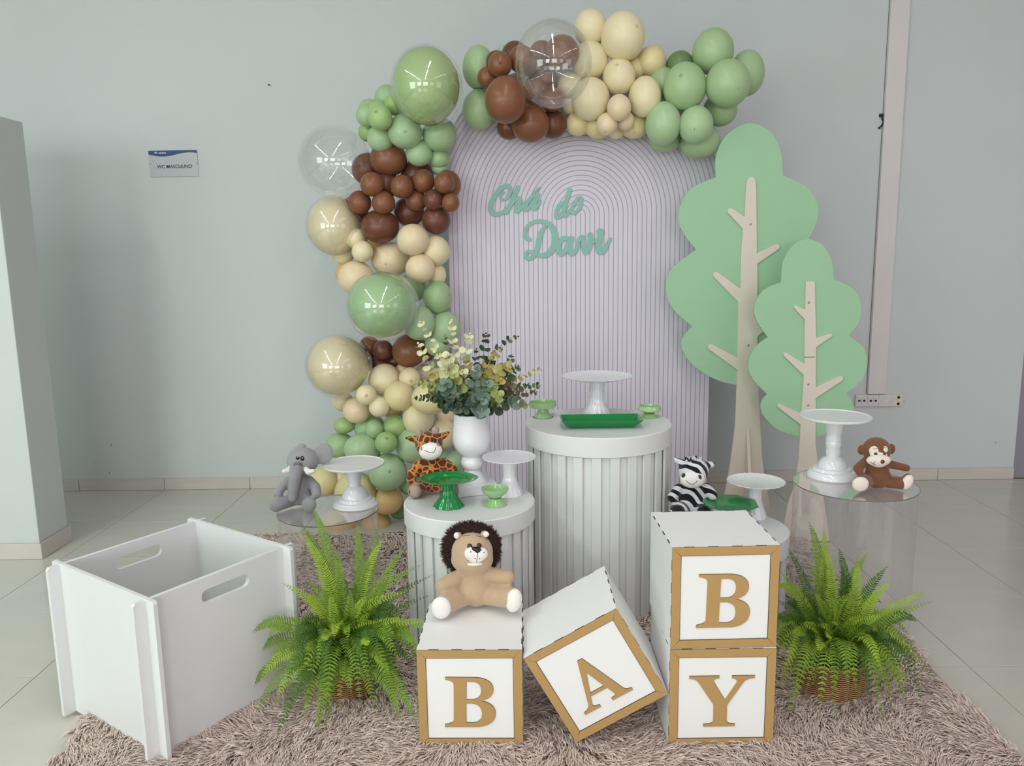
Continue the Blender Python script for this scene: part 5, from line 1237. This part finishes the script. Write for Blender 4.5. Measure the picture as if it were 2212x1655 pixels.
TL = [(490, -20, .0, 19, 0), (405, 150, .04, 19, 1), (795, 65, -.04, 15, 0), (940, 125, -.05, 14, 0), (1000, 175, -.02, 15, 1), (1138, 255, .0, 15, 0), (660, 278, .05, 16, 0), (390, 70, .02, 13, 0), (1255, 380, .04, 16, 0), (1330, 450, .0, 15, 2), (1320, 590, .02, 15, 2), (1165, 565, .10, 17, 1), (1138, 745, .14, 18, 1), (275, 505, .06, 18, 1), (440, 490, .06, 17, 0),
      (80, 855, .10, 18, 0), (185, 880, .14, 17, 0), (20, 1080, .06, 16, 0), (35, 1290, .10, 16, 0), (95, 1425, .08, 16, 0), (130, 1190, .19, 19, 1), (240, 1320, .20, 19, 1), (370, 1260, .22, 18, 1), (240, 1610, .17, 17, 2), (440, 1460, .20, 18, 1), (520, 1560, .17, 17, 0), (585, 1355, .22, 18, 1), (600, 1470, .18, 15, 0), (740, 1255, .22, 19, 0), (925, 1410, .15, 16, 0), (1110, 1470, .15, 18, 0), (1215, 1480, .10, 17, 0), (1230, 960, .12, 18, 0), (970, 1085, .18, 17, 1),
      (572, 912, .20, 19, 1), (445, 985, .20, 18, 0), (878, 592, .12, 17, 1), (900, 710, .15, 16, 0), (880, 945, .21, 19, 1), (820, 970, .20, 16, 1), (650, 730, .16, 15, 1), (1195, 1085, .05, 15, 2), (1060, 430, .02, 16, 1), (310, 1120, .17, 18, 0), (200, 1010, .14, 18, 0), (560, 1240, .20, 18, 0), (760, 560, .08, 16, 0), (620, 570, .08, 15, 1), (850, 1180, .19, 17, 0), (700, 1190, .20, 15, 0), (760, 1290, .20, 15, 1), (480, 1330, .18, 17, 0), (940, 780, .18, 17, 1), (1060, 900, .15, 18, 0), (330, 760, .12, 18, 0), (1260, 760, .10, 16, 1), (420, 600, .08, 17, 1), (700, 440, .03, 16, 2), (880, 330, .0, 15, 0), (1140, 1300, .10, 16, 2), (680, 1430, .16, 14, 3), (1340, 762, .12, 15, 1)]
TL = [c3(x, y) + (d, w_, m_) for x, y, d, w_, m_ in TL]
TL += [(991, 1339, .10, 14, 1)]
fern(P1, k1_, R1, h1, TL, 'lush green fern spilling out of the left wicker basket beside the crate', 120, 4, avoid=lambda p: (p.x > -0.36 and p.y < 2.62 and p.z < 0.42) or p.x < -0.80)
P2, k2_, R2, h2 = basket(1793, 1492, 69, 66, 88, 'round ribbed wicker basket clearly visible under the right fern', 0.35)
c4 = lambda x, y: (1660 + x / 3.597, 1100 + y / 3.597)
TR = [(308, 85, -.02, 19, 0), (425, 150, .0, 17, 1), (545, 300, .0, 19, 2), (440, 280, .04, 16, 1), (145, 300, .0, 15, 2), (285, 395, .04, 15, 0), (690, 390, .05, 17, 1), (775, 330, -.02, 17, 0), (935, 432, .0, 17, 2), (970, 545, .06, 17, 1), (1245, 628, .02, 17, 1), (1285, 715, .05, 17, 0), (1160, 880, .06, 17, 2), (1170, 1215, .04, 17, 0), (1085, 1395, .08, 18, 1), (945, 1430, .10, 17, 0), (840, 1195, .16, 18, 1), (890, 825, .15, 20, 1), (640, 655, .12, 16, 1), (510, 785, .16, 15, 1),
      (465, 1005, .17, 18, 1), (385, 1112, .17, 18, 1), (600, 1132, .18, 18, 1), (735, 975, .17, 18, 0), (920, 885, .16, 19, 0), (255, 890, .15, 20, 1), (190, 1000, .12, 17, 0), (80, 1450, .06, 18, 3), (250, 1320, .14, 14, 2), (580, 1350, .15, 13, 0), (515, 1420, .16, 14, 0), (340, 1390, .16, 13, 0), (720, 830, .15, 18, 1), (940, 1010, .12, 18, 2), (330, 640, .10, 16, 0), (480, 660, .12, 16, 0), (90, 480, .02, 16, 0), (60, 700, .02, 17, 2), (50, 850, .04, 17, 2), (80, 1100, .05, 17, 0), (160, 1180, .08, 17, 3), (580, 450, .0, 17, 2), (470, 430, .02, 17, 0), (850, 620, .08, 17, 1), (1000, 770, .10, 17, 0), (700, 600, .10, 16, 0), (390, 900, .16, 18, 1), (560, 930, .17, 18, 0), (1040, 1250, .05, 17, 2), (830, 1080, .14, 16, 0), (200, 760, .08, 17, 2)]
TR = [c4(x, y) + (d, w_, m_) for x, y, d, w_, m_ in TR]
fern(P2, k2_, R2, h2, TR, 'dense green fern in the right wicker basket before the tall acrylic cylinder', 90, 9, avoid=lambda p: p.x < 0.84 and p.y < 2.62)
bpy.context.view_layer.update()
